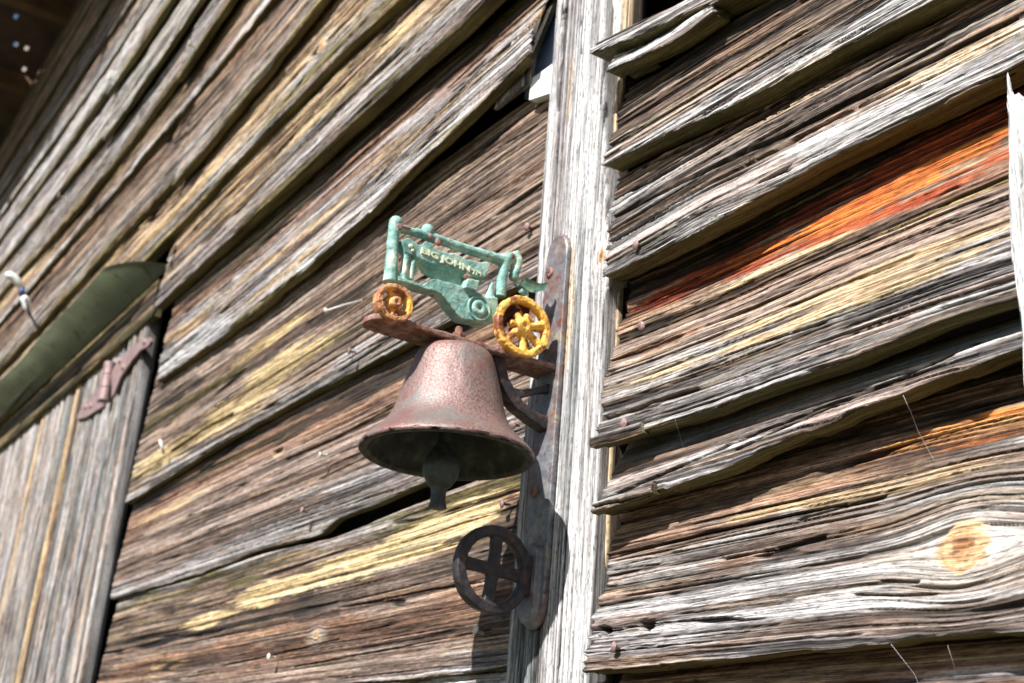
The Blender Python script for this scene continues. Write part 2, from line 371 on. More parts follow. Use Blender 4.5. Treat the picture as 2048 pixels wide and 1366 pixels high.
def vboard(name, left, right, z0, z1, th, parent, seed, bands, dr=.001, ds=.004, paint=(), knots=(), cracks=(), label=None, jl=None, **kw):
    cl = curve_of(left, False); cr = curve_of(right, False)
    na = max(8, int((z1 - z0) / ds)); Z = np.linspace(z0, z1, na)
    xl, wl = ev(cl, Z); xr, wr = ev(cr, Z); sm = max(3, int(.03 / ds))
    xl, xr, wl, wr = [smooth1(a, sm) for a in (xl, xr, wl, wr)]
    nc = max(6, int(np.mean(xr - xl) / dr)); f = np.linspace(0, 1, nc)[None, :]
    X = xl[:, None] * (1 - f) + xr[:, None] * f; Wd = wl[:, None] * (1 - f) + wr[:, None] * f
    ZZ = np.repeat(Z[:, None], nc, 1); Fr = np.stack([X, -Wd, ZZ], -1); wm = float(np.mean(wl))
    def st(px, py): p = P(px, py, wm); return p[2], p[0]
    pt = [(*st(a, b), c, d, e, f_) for a, b, c, d, e, f_ in paint]
    kn = [(*st(a, b), r) for a, b, r in knots]
    ck = [([st(a, b) for a, b in pts], wd, dp) for pts, wd, dp in cracks]
    o = make_board(name, (0, 0, 1), Fr, ZZ, X, th, parent, seed, bands, pt, kn, ck, **kw)
    if label: o['label'] = label
    return o
def ext(pts, xl, xr):
    """extend a pixel polyline along the wall's horizontal direction (in wall space) by metres"""
    q = [(*P(a, b, w), w) for a, b, w in pts]
    return q
VP = (-700., 1505.)
def vpline(x, y, w, xl, xr, n=2):
    """pixel polyline of a level line through (x,y) from pixel column xl to xr"""
    m = (y - VP[1]) / (x - VP[0]); return [(a, VP[1] + m * (a - VP[0]), w) for a in (xl, xr)]
def nail(px, py, parent, w, r=.0045, mat=None, out=.003, sx=1.):
    bm = bmesh.new(); c = P(px, py, w); ax = Vector((random.uniform(-.25, .25), -1, random.uniform(-.25, .25)))
    lathe(bm, [(.0016, -.006), (.0017, out - .0012), (r * .95, out - .0012), (r, out - .0004), (r * .9, out + .0002), (0, out + .0006)], c, ax, 14)
    return link_bm('nail', bm, mat or NAILM, parent)

# ================================================================== THE WALL
wall = empty('barn_wall', (0, 0, 0))
tag(wall, 'weathered barn wall of overlapping grey and brown boards with nails and open gaps', 'wall')
XL = P(1062, 700, .035)[0]                        # left edge of the upright board
# ---- right of the upright
cR = {}
def RB(k, *a, **kw):
    kw.setdefault('dr', .0006); kw.setdefault('ds', .003); o, c = hboard(*a, **kw); cR[k] = c; return o
XR = 1.2
R0bot = [(1178, 106, .066), (1261, 76, .065), (1349, 37, .063), (1430, 4, .060), (1600, -75, .055), (1900, -210, .05)]
R1bot = [(1206, 331, .056), (1275, 293, .056), (1366, 253, .056), (1472, 206, .056), (1600, 136, .056), (1781, 45, .055), (1872, -2, .055), (2048, -85, .055)]
R2bot = [(1205, 554, .045), (1300, 510, .050), (1400, 458, .056), (1461, 426, .053), (1500, 401, .050), (1640, 327, .047), (1781, 256, .046), (1921, 190, .046), (2048, 125, .045)]
R3bot = [(1186, 887, .050), (1260, 867, .046), (1406, 824, .046), (1516, 779, .048), (1650, 735, .050), (1731, 705, .050), (1877, 643, .050), (2037, 592, .048), (2048, 588, .048)]
R4bot = [(1186, 1026, .046), (1256, 1000, .046), (1406, 949, .046), (1516, 904, .046), (1694, 827, .046), (1841, 771, .045), (2038, 691, .044)]
R5bot = [(1200, 1343, .046), (1370, 1327, .046), (1516, 1310, .045), (1731, 1287, .045), (1877, 1272, .044), (2048, 1260, .044)]
R6bot = [(1190, 1570, .045), (2048, 1560, .045)]
ctop = curve_of([(1230, -60, .03), (1600, -300, .03), (2048, -500, .03)])
RB(0, 'siding_board', R0bot, [(1180, 93, .054), (1261, 52, .046), (1349, 10, .040), (1430, -32, .036), (1900, -300, .03)], P(1178, 106, .066)[0], XR, .030, wall, 11,
   [(0, 'white'), (.5, 'white'), (1, 'grey')], label='broken bleached board end sticking out beyond the upright at the top', edgejit=.003, endjit=.003, edge='olive')
rb1 = RB(1, 'siding_board', R1bot, [(1235, 190, .030), (1330, 135, .030), (1440, 58, .030), (1560, -10, .028), (1900, -200, .02)], P(1210, 300, .055)[0], XR, .022, wall, 12,
   [(0, 'white'), (.12, 'white'), (.26, 'grey'), (.42, 'brown'), (.78, 'dark'), (.92, 'dark'), (1, 'olive')], endjit=.006, amp=1.2)
rb2 = RB(2, 'siding_board', R2bot, [(1222, 365, .034), (1331, 304, .036), (1472, 238, .036), (1600, 178, .036), (1711, 108, .034), (1932, -6, .03), (2048, -60, .03)], P(1212, 500, .045)[0], XR, .021, wall, 13,
   [(0, 'white'), (.10, 'grey'), (.26, 'white'), (.42, 'brown'), (.6, 'grey'), (.8, 'brown'), (1, 'rust')], amp=1.35, endjit=.007,
   cracks=[([(1222, 418), (1366, 345), (1480, 285), (1600, 222)], .0022, .006), ([(1212, 462), (1400, 374), (1600, 282), (1800, 180), (2048, 55)], .0026, .007),
           ([(1212, 513), (1330, 450), (1500, 360), (1700, 255), (1850, 182)], .0018, .006), ([(1300, 342), (1500, 250), (1700, 155), (1900, 60)], .0018, .006)],
   paint=[(1950, 130, .05, .007, 'tan', .5)])
rb3 = RB(3, 'siding_board', R3bot, cR[2], P(1236, 640, .03)[0], XR, .018, wall, 14,
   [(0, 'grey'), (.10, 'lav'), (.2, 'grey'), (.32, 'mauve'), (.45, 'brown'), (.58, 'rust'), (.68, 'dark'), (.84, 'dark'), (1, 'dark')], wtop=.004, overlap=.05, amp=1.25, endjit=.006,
   paint=[(1720, 395, .16, .022, 'red', 3.), (1940, 280, .12, .026, 'red', 2.5), (1450, 520, .11, .013, 'red', 3), (1740, 402, .13, .010, 'orange', 3.), (1900, 310, .10, .014, 'orange', 2.6), (1560, 478, .10, .009, 'orange', 3.), (1340, 578, .06, .008, 'red', 3), (2000, 260, .06, .014, 'orange', 2), (1900, 410, .11, .0025, 'yellow', 2), (1560, 525, .07, .0016, 'yellow', 1.6),
          (1300, 650, .03, .008, 'dark', 3), (1330, 685, .045, .006, 'rust', 1.5), (1700, 585, .12, .006, 'tan', .8), (1760, 610, .10, .003, 'yellow', .4), (1360, 742, .06, .002, 'yellow', 1.5), (1600, 660, .08, .005, 'tan', 1.),
          (1850, 560, .09, .006, 'tan', .8), (1560, 640, .05, .003, 'yellow', .4)],
   cracks=[([(1190, 858), (1240, 846), (1330, 812), (1420, 785)], .0022, .006), ([(1450, 725), (1560, 690), (1680, 655)], .0012, .004)],
   label='board with a bright orange streak under the overhanging board')
cR3 = cR[3]
rb4 = RB(4, 'siding_board', R4bot, [(1228, 885, .010), (1300, 862, .010), (1406, 835, .010), (1548, 785, .012), (1768, 712, .012), (1987, 646, .012), (2048, 624, .012)], P(1226, 960, .03)[0], XR, .018, wall, 15,
   [(0, 'lav'), (.16, 'grey'), (.34, 'white'), (.44, 'brown'), (.5, 'blue'), (.75, 'blue'), (1, 'olive')], amp=1.0, endjit=.003, edgejit=.003, flat=(.44, .5),
   cracks=[([(1262, 992), (1406, 928), (1540, 868), (1660, 822), (1800, 768), (1960, 690)], .0016, .006), ([(1500, 905), (1640, 842), (1760, 790), (1900, 735)], .0012, .004)])
# long splinter of the board below the gap that sticks past its end
sp, _ = hboard('splinter', [(1186, 1027, .052), (1256, 1001, .049), (1320, 978, .048)], [(1186, 1014, .050), (1250, 984, .048), (1320, 955, .047)], P(1186, 1020, .05)[0], P(1300, 985, .05)[0], .008, rb4, 16, [(0, 'brown'), (1, 'lav')], ds=.003, endjit=.002)
sp, _ = hboard('splinter', [(1186, 892, .054), (1230, 880, .050), (1300, 858, .048)], [(1190, 876, .052), (1240, 858, .050), (1300, 838, .048)], P(1186, 885, .05)[0], P(1280, 860, .05)[0], .008, rb3, 17, [(0, 'brown'), (1, 'grey')], ds=.003, endjit=.002)
rb5 = RB(5, 'siding_board', R5bot, cR[4], P(1212, 1200, .03)[0], XR, .018, wall, 18,
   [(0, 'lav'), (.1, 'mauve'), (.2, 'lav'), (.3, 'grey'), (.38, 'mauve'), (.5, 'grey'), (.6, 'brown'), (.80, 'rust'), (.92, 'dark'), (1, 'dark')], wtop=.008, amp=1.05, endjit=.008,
   knots=[(1948, 1098, .0168)], overlap=.04, contrast=.9,
   paint=[(1985, 845, .09, .009, 'orange', .9), (1985, 850, .08, .006, 'tan', 1.6), (1700, 985, .1, .008, 'tan', .6), (1560, 1235, .12, .003, 'white', .5), (1700, 1195, .1, .003, 'white', .5), (1850, 1215, .1, .003, 'white', .5)],
   cracks=[([(1215, 1118), (1300, 1095), (1420, 1064), (1560, 1035), (1690, 1010)], .0012, .004), ([(1460, 1120), (1560, 1100), (1660, 1075)], .0014, .005), ([(1600, 1040), (1690, 1015), (1770, 995)], .0012, .004),
           ([(1236, 1266), (1242, 1269)], .0045, .02), ([(1312, 1254), (1326, 1257)], .0045, .018), ([(1245, 1267), (1312, 1254)], .0008, .004), ([(1790, 1168), (1860, 1170)], .0012, .004), ([(1740, 1195), (1830, 1198), (1900, 1195)], .001, .004)],
   label='bottom grey board with a round amber knot')
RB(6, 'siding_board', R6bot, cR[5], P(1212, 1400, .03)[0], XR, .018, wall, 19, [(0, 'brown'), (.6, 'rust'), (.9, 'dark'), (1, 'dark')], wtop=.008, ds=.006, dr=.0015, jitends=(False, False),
   paint=[(1950, 1352, .1, .004, 'lav', 2)])
# broken scraps between the top two boards
sc, _ = hboard('scrap', [(1214, 140, .062), (1262, 120, .061), (1330, 92, .058)], [(1214, 118, .054), (1262, 98, .052), (1330, 68, .05)], P(1214, 135, .06)[0], P(1420, 60, .06)[0], .020, wall, 21, [(0, 'white'), (1, 'white')], ds=.003, endjit=.006)
sc, _ = hboard('scrap', [(1255, 150, .040), (1310, 126, .040)], [(1255, 140, .040), (1310, 118, .040)], P(1255, 150, .04)[0], P(1308, 128, .04)[0], .010, wall, 22, [(0, 'white'), (1, 'brown')], ds=.003, endjit=.003)
# ---- the upright with its rear strip
zt = 2.75; zb_ = 1.35
post = vboard('upright_board', [(1112, 0, .035), (1096, 215, .035), (1079, 440, .035), (1062, 700, .035), (1045, 900, .035), (1030, 1100, .035), (1010, 1366, .035)],
       [(1205, 0, .035), (1206, 215, .035), (1210, 440, .036), (1224, 528, .037), (1206, 600, .036), (1198, 800, .035), (1190, 1000, .035), (1180, 1200, .035), (1170, 1366, .035)],
       zb_, zt, .027, wall, 31, [(0, 'white'), (.3, 'lav'), (.4, 'lav'), (.6, 'white'), (1, 'white')], tint=.1, dr=.0006, ds=.003, amp=.4, warp=.002, coarse=1.1, flute=(.40, .54, .0032), edge='grey', contrast=.75,
       knots=[(1205, 512, .006)], cracks=[([(1126, -60), (1124, 60), (1120, 150), (1116, 240), (1112, 330)], .0022, .007), ([(1160, -40), (1163, 120), (1166, 200)], .0014, .005), ([(1128, 28), (1128, 33)], .005, .01), ([(1100, 400), (1094, 560), (1080, 760)], .0010, .004), ([(1130, 1040), (1118, 1366)], .001, .004)],
       paint=[(1150, 250, .2, .012, 'white', 1.2), (1150, 700, .15, .006, 'blue', .5), (1060, 1200, .2, .012, 'blue', 1.4), (1050, 1330, .1, .02, 'blue', 1.2), (1140, 600, .06, .008, 'tan', .5), (1140, 180, .04, .003, 'tan', .8)],  # low blue patches put the upright's lower-left shade into its colour
       label='pale deeply grooved upright board carrying the bell bracket')
strip = vboard('rear_strip', [(1195, -20, .022), (1198, 300, .022), (1195, 600, .022), (1185, 900, .022), (1160, 1366, .022)],
       [(1262, 0, .022), (1256, 100, .022), (1234, 230, .022), (1229, 400, .022), (1241, 560, .022), (1229, 760, .022), (1223, 900, .022), (1214, 1060, .022), (1202, 1200, .022), (1192, 1366, .022)],
       zb_, zt, .02, wall, 32, [(0, 'white'), (.5, 'white'), (1, 'tan')], tint=.2, dr=.0006, ds=.003, amp=.5, warp=.002, coarse=1.7, flute=(-1, -.5, .003), edge='dark', contrast=1.25)  # near-black edge paints in the dark of the gap beside it
# ---- left of the upright
cL = {}
def LB(k, *a, **kw): o, c = hboard(*a, **kw); cL[k] = c; return o
XE = XL - .002; XD = P(178, 1366, .03)[0]
L1bot = [(150, 1462, .02), (600, 1398, .024), (845, 1357, .026), (1012, 1330, .026)]
L2bot = [(195, 1206, .014), (400, 1147, .014), (511, 1102, .014), (648, 1066, .016), (654, 1062, .016), (657, 1042, .016), (760, 1002, .018), (860, 960, .020), (1040, 890, .02)]
L3bot = [(240, 1014, .017), (456, 878, .016), (600, 797, .016), (760, 717, .016), (900, 640, .018), (1050, 562, .02)]
L5bot = [(262, 800, .018), (365, 728, .019), (493, 637, .024), (600, 545, .032), (720, 440, .040), (850, 310, .046), (976, 190, .050), (1050, 112, .052)]
L6bot = [(305, 618, .03), (463, 471, .036), (646, 299, .042), (822, 134, .048), (910, 60, .052), (962, 7, .054), (1010, -40, .054)]
L7bot = [(0, 835, 0.028), (205, 606, 0.028), (330, 480, 0.029), (400, 404, 0.029), (481, 316, 0.030), (646, 141, 0.032), (797, -2, 0.034), (870, -70, 0.034)]
L8bot = [(0, 736, 0.028), (200, 516, 0.029), (300, 410, 0.030), (400, 302, 0.030), (527, 141, 0.032), (632, 4, 0.034), (700, -90, 0.034)]
L9bot = [(0, 645, 0.028), (165, 452, 0.029), (231, 379, 0.030), (362, 224, 0.029), (400, 176, 0.029), (541, 2, 0.032), (640, -120, .04)]
L10bot = [(0, 590, 0.028), (165, 405, .04), (264, 280, 0.034), (359, 145, .04), (440, 22, .04), (500, -70, .04)]
L11bot = [(0, 532, .03), (165, 325, 0.029), (211, 266, 0.034), (323, 105, .04), (389, 6, .04), (450, -90, .04)]
L12bot = [(0, 478, 0.028), (109, 330, 0.028), (214, 178, 0.036), (270, 99, .04), (336, 0, .04), (400, -100, .04)]
L13bot = [(0, 430, 0.028), (60, 345, 0.028), (148, 225, 0.028), (231, 104, 0.028), (297, 7, 0.028), (360, -90, 0.028)]
L14bot = [(0, 388, 0.028), (20, 360, 0.028), (99, 240, 0.028), (180, 122, 0.028), (258, 8, 0.028), (320, -85, 0.028)]
L15bot = [(0, 345, .03), (33, 292, .03), (132, 132, .03), (215, 5, .03), (280, -95, .03)]
L16bot = [(0, 318, .02), (26, 272, .02), (110, 128, .02), (184, 0, .02), (240, -95, .02)]
L1top = [(150, 1222, .008), (195, 1208, .008), (400, 1153, .008), (511, 1111, .009), (640, 1080, .010), (657, 1079, .012), (760, 1037, .013), (860, 996, .013), (1050, 925, .013)]
L3top = [(250, 775, .0), (450, 635, .0), (560, 540, .002), (716, 425, .010), (820, 360, .014), (904, 306, .016), (1000, 238, .016), (1092, 174, .016)]
LB(0, 'siding_board', [(100, 1700, .03), (1010, 1560, .035)], curve_of(L1bot), XD, XE, .018, wall, 41, [(0, 'brown'), (.8, 'white'), (1, 'grey')], ds=.004, wtop=.012, jitends=(False, False))
lb1 = LB(1, 'siding_board', L1bot, L1top, P(192, 1366, .02)[0], XE, .012, wall, 42, [(0, 'lav'), (.04, 'mauve'), (.2, 'mauve'), (.42, 'rust'), (.52, 'mauve'), (.66, 'dark'), (.78, 'brown'), (.88, 'olive'), (1, 'grey')], ds=.0024, amp=.7, tint=.5, contrast=.8, dr=.0008,
   paint=[(950, 1020, .06, .016, 'yellow', 5), (860, 1075, .10, .019, 'yellow', 4.5), (720, 1130, .14, .018, 'yellow', 4), (540, 1185, .14, .014, 'yellow', 3.5), (420, 1240, .11, .009, 'yellow', 3), (690, 1150, .05, .007, 'dark', 2), (1010, 1000, .03, .008, 'rust', 2.),
          (880, 1010, .15, .006, 'olive', 1.2), (600, 1120, .2, .007, 'brown', 1.), (340, 1330, .08, .008, 'tan', 2.5), (640, 1276, .03, .006, 'tan', 2), (800, 1095, .03, .006, 'dark', 1.5)],
   knots=[(643, 1272, .006)], cracks=[([(600, 1335), (800, 1300), (1000, 1262)], .001, .003), ([(700, 1215), (880, 1180), (990, 1165)], .0012, .004), ([(400, 1345), (560, 1310), (690, 1280)], .001, .003)],
   label='lowest board left of the upright with a yellow lichen band')
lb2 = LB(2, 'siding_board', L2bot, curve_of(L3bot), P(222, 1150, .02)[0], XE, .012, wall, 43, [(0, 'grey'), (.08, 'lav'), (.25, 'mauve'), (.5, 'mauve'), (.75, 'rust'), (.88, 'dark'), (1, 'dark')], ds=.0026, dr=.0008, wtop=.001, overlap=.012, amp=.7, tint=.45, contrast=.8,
   paint=[(700, 960, .15, .006, 'white', 1.2), (500, 1075, .2, .006, 'lav', 1.), (330, 1020, .2, .01, 'tan', .5), (555, 905, .02, .004, 'tan', 2), (700, 950, .1, .01, 'mauve', 2), (600, 850, .2, .008, 'dark', 1.4), (480, 905, .25, .006, 'olive', 1.)],
   cracks=[([(570, 918), (657, 882), (760, 828), (860, 775)], .0022, .006), ([(640, 960), (760, 905), (900, 850)], .0012, .004), ([(545, 905), (560, 900)], .004, .004)])
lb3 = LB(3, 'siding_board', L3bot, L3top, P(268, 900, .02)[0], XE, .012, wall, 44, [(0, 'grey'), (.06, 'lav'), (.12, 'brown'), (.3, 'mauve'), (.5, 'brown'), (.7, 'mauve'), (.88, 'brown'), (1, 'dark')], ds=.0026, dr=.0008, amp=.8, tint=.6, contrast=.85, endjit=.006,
   paint=[(570, 735, .18, .022, 'yellow', 4), (450, 835, .22, .024, 'yellow', 3.2), (330, 915, .2, .022, 'yellow', 3), (540, 680, .16, .010, 'yellow', 2.5), (650, 700, .12, .006, 'olive', .8), (400, 790, .2, .012, 'olive', 1.6), (300, 850, .12, .012, 'olive', 1.4), (560, 700, .2, .007, 'dark', 2.4), (680, 620, .14, .014, 'dark', 1.6), (350, 790, .14, .014, 'dark', 2.2), (470, 760, .1, .006, 'dark', 1.5)],
   cracks=[([(345, 905), (420, 855), (470, 830)], .004, .006), ([(760, 560), (860, 480), (960, 405)], .0013, .004), ([(1005, 300), (1085, 255)], .0014, .005)])
XB = P(1050, 85, .052)[0]
lb5 = LB(5, 'siding_board', L5bot, curve_of(L6bot), P(322, 700, .02)[0], XB, .014, wall, 45, [(0, 'olive'), (.05, 'white'), (.2, 'white'), (.3, 'lav'), (.38, 'tan'), (.5, 'lav'), (.66, 'rust'), (.78, 'dark'), (1, 'olive')], ds=.0026, dr=.0008, amp=1.1, coarse=1.1, tint=.6, edgejit=.003, endjit=.011,
   wtop=.008, overlap=.02,
   paint=[(700, 355, .16, .006, 'rust', 2), (380, 690, .25, .014, 'white', 2.), (560, 560, .2, .009, 'tan', .8), (640, 470, .2, .01, 'brown', 1.)],
   cracks=[([(1050, 90), (980, 140), (880, 245), (800, 330), (755, 380)], .0024, .008), ([(1050, 60), (970, 110), (900, 180)], .0018, .007)],
   label='warped board pulled away from the wall with a frayed broken end')
lb6 = LB(6, 'siding_board', L6bot, curve_of(L7bot), P(318, 618, .02)[0], XE, .022, wall, 46, [(0, 'olive'), (.07, 'lav'), (.25, 'grey'), (.4, 'tan'), (.55, 'brown'), (.7, 'tan'), (.84, 'dark'), (1, 'dark')], ds=.0034, dr=.0015, wtop=.006, overlap=.05, coarse=1.7, amp=1.5,
   paint=[(800, 60, .08, .02, 'yellow', 2), (640, 230, .16, .012, 'yellow', 1.8), (700, 200, .1, .006, 'olive', 1.2), (580, 300, .2, .01, 'lav', 1.)], cracks=[([(560, 300), (640, 205), (720, 120), (790, 70)], .003, .006)])
lb7 = LB(7, 'siding_board', L7bot, curve_of(L8bot), -3.6, XE, .022, wall, 47, [(0, 'olive'), (.1, 'grey'), (.3, 'tan'), (.5, 'brown'), (.7, 'tan'), (.85, 'dark'), (1, 'dark')], ds=.004, dr=.002, wtop=.006, overlap=.05, coarse=2.2, amp=1.8, jitends=(False, False),
   knots=[(650, 95, .014)], paint=[(640, 30, .06, .010, 'orange', 3), (560, 170, .3, .014, 'tan', 1.6), (340, 440, .3, .02, 'tan', 1.4)])
def farb(k, bot, up, seed, bands, joint=None, **kw):
    if joint:                                     # two lengths butted on a stud, the right one slipped a little
        xj = P(*joint, .035)[0]
        LB(k, 'siding_board', bot, curve_of(up), -5.6, xj - .004, .015, wall, seed, bands, ds=.0055, dr=.0026, wtop=.006, overlap=.07, coarse=2.6, amp=1.6, jitends=(False, True), endjit=.02, edgejit=.004, **kw)
        c = cL[k].copy()
        o, c2 = hboard('siding_board', [(a, b + 7, w + .010) for a, b, w in bot], curve_of(up), xj + .004, XE, .015, wall, seed + 100, bands[::-1][1:] if seed % 2 else bands, ds=.0055, dr=.0026, wtop=.010, overlap=.07, coarse=2.6, amp=1.6, jitends=(True, False), endjit=.02, edgejit=.004)
        return o
    return LB(k, 'siding_board', bot, curve_of(up), -5.6, XE, .015, wall, seed, bands, ds=.0055, dr=.0026, wtop=.006, overlap=.07, coarse=2.6, amp=1.6, jitends=(False, False), edgejit=.004, **kw)
farb(8, L8bot, L9bot, 48, [(0, 'olive'), (.12, 'grey'), (.4, 'brown'), (.6, 'dark'), (.8, 'rust'), (1, 'dark')], joint=(345, 380))
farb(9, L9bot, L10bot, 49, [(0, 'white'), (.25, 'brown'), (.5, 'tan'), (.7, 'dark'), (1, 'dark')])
farb(10, L10bot, L11bot, 50, [(0, 'olive'), (.18, 'lav'), (.5, 'grey'), (.7, 'dark'), (1, 'dark')], joint=(372, 120))
farb(11, L11bot, L12bot, 51, [(0, 'olive'), (.18, 'white'), (.7, 'lav'), (1, 'dark')], joint=(215, 260))
farb(12, L12bot, L13bot, 52, [(0, 'olive'), (.2, 'white'), (.6, 'white'), (.85, 'rust'), (1, 'dark')], joint=(225, 160))
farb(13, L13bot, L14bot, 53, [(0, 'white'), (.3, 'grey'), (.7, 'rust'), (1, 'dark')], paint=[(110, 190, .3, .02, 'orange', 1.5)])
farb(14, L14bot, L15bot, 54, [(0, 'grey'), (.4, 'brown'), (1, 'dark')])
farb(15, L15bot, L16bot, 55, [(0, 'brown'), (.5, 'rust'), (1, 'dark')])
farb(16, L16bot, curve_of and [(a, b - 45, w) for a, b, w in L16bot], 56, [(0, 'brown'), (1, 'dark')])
# ---- nails (pieces of the boards they hold)
for px, py, par, w in ((1276, 491, rb2, .048), (1287, 653, rb3, .024), (1252, 847, rb3, .047), (1233, 1295, rb5, .045)): nail(px, py, par, w)
for px, py, par, w, mt in ((703, 703, lb3, .030, NAILM), (645, 910, lb2, .026, NAILW), (608, 1022, lb2, .030, NAILM), (1010, 1008, lb1, .026, NAILM), (957, 1262, lb1, .036, NAILW), (542, 1314, lb1, .034, NAILW), (1030, 850, lb2, .034, NAILM), (1058, 455, lb3, .024, NAILM), (231, 159, wall, .05, NAILW), (393, 97, wall, .05, NAILW), (130, 395, wall, .05, NAILW)):
    nail(px, py, par, w, mat=mt, r=.0045 if px > 500 else .012, out=.004 if px > 500 else .02)
bm = bmesh.new(); a = P(724, 601, .022); b = P(652, 622, .075); b = np.array([a[0] - .004, -.085, a[2] - .018]); b = PX(652, 622, a[0] - .002)
tube(bm, [a, a * .5 + b * .5 + np.array([0, 0, .001]), b], .0015, 8); d = (Vector(b) - Vector(a)).normalized(); lathe(bm, [(0, -.0005), (.0045, -.0003), (.0045, .001), (0, .0014)], b, d, 14)
link_bm('bent_nail', bm, NAILW, lb3)
bm = bmesh.new(); a = P(328, 908, .03); b = PX(320, 880, a[0]); tube(bm, [a, b], .003, 8); link_bm('bent_nail', bm, NAILW, lb3)
# ---- splintered upright at the right rim, its overexposure put into the colour
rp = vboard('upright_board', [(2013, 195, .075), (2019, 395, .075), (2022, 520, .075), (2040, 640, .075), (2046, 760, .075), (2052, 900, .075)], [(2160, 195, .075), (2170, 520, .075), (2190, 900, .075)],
       P(2030, 1366, .075)[2], P(2030, 205, .075)[2], .02, wall, 33, [(0, 'blown_white'), (1, 'blown_white')], dr=.001, ds=.003, amp=.6, endjit=.022, edge='blown_white', tint=.03, contrast=.35, label='overexposed splintered upright end at the right')
# ---- inside seen through the gaps
def slab(name, pts, th, mat, parent):
    bm = bmesh.new(); f = [bm.verts.new(p) for p in pts]; bk = [bm.verts.new((p[0], p[1] + th, p[2])) for p in pts]; n = len(f)
    bm.faces.new(f); bm.faces.new(bk[::-1])
    for i in range(n): bm.faces.new((f[i], bk[i], bk[(i + 1) % n], f[(i + 1) % n]))
    return link_bm(name, bm, mat, parent, smooth=False)
vboard('stud', [(1030, 60, .034), (975, 260, .034), (930, 420, .034)], [(1075, 60, .034), (1062, 125, .034), (1054, 190, .034), (1020, 420, .034)], P(1030, 216, .016)[2], P(1040, 90, .020)[2], .006, wall, 34, [(0, 'white'), (1, 'lav')], contrast=.5, amp=.5, edge='grey', dr=.002)
slab('white_block', [P(1062, 158, .030), P(1058, 200, .028), P(1104, 185, .028), P(1104, 128, .030)], .012, WHITE, wall)
BLUE = noise_mat('blue_ribbed_sheet', [(.3, (.22, .30, .52)), (.7, (.38, .48, .72))], 20, .5)
bm = bmesh.new(); x0, x1 = P(1060, 100, .01)[0], P(1112, 100, .01)[0] + .01; z0, z1 = P(1085, 175, .01)[2], P(1085, 40, .01)[2]; n = 48
for i in range(n):
    xa, xb = x0 + (x1 - x0) * i / n, x0 + (x1 - x0) * (i + 1) / n; ya, yb = -.012 + .0012 * math.cos(i * math.pi / 1.5), -.012 + .0012 * math.cos((i + 1) * math.pi / 1.5)
    bm.faces.new([bm.verts.new(c) for c in ((xa, ya, z0), (xb, yb, z0), (xb, yb, z1), (xa, ya, z1))])
bmesh.ops.remove_doubles(bm, verts=bm.verts, dist=1e-5); bmesh.ops.solidify(bm, geom=bm.faces[:], thickness=.002)
link_bm('ribbed_sheet', bm, BLUE, wall)
DARK = noise_mat('gap_shade_wood', [(.3, (.012, .009, .007)), (.7, (.035, .025, .018))], 6, .9)  # near-black colour stands in for the unlit interior behind the gaps
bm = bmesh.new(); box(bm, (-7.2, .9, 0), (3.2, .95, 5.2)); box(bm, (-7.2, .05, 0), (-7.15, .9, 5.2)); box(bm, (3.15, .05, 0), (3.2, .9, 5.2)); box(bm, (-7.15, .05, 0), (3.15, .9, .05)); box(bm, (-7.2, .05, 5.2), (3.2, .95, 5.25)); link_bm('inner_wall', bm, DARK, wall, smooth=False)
PLAIN = noise_mat('blocker_boards', [(.3, (.16, .12, .09)), (.7, (.30, .25, .21))], 9, .85)
bm = bmesh.new()  # unseen slabs added to block sun from entering the interior
for lo_, hi_ in (((.0, .0, 3.08), (3.2, .02, 5.25)), ((-7.2, .02, 2.9), (.0, .04, 5.25)), ((XR - .01, .0, 0), (3.2, .02, 3.08)), ((-1.5, .0, 0), (XR - .01, .02, 1.0)), ((-7.2, .01, 0), (-4.3, .03, 2.9))): box(bm, lo_, hi_)
link_bm('sun_blocker', bm, PLAIN, wall, smooth=False)
# plain continuation of the siding beyond the frame: above and below
for k, (z0_, z1_, xa, xb) in enumerate([(1.28, 1.46, XD, XE), (1.13, 1.31, XD, XE), (.98, 1.16, XD, XE), (1.24, 1.42, .08, XR), (1.09, 1.27, .08, XR), (.94, 1.12, .08, XR)]):
    na = 120; nc = 50; X = np.linspace(xa, xb, na)[:, None] * np.ones((1, nc)); f = np.linspace(0, 1, nc)[None, :] * np.ones((na, 1)); Z = z0_ + (z1_ - z0_) * f
    make_board('siding_board', (1, 0, 0), np.stack([X, -(.04 * (1 - f) + .008 * f), Z], -1), X, Z, .018, wall, 70 + k, [(0, 'grey'), (.5, 'brown'), (1, 'dark')])
for k in range(1, 4):
    na = 160; nc = 50; X = np.linspace(.0 if k > 2 else .08, XR, na)[:, None] * np.ones((1, nc)); f = np.linspace(0, 1, nc)[None, :] * np.ones((na, 1)); z0_ = 2.50 + .15 * k; Z = z0_ + .18 * f
    make_board('siding_board', (1, 0, 0), np.stack([X, -(.042 * (1 - f) + .008 * f), Z], -1), X, Z, .018, wall, 80 + k, [(0, 'grey'), (.5, 'brown'), (1, 'dark')])
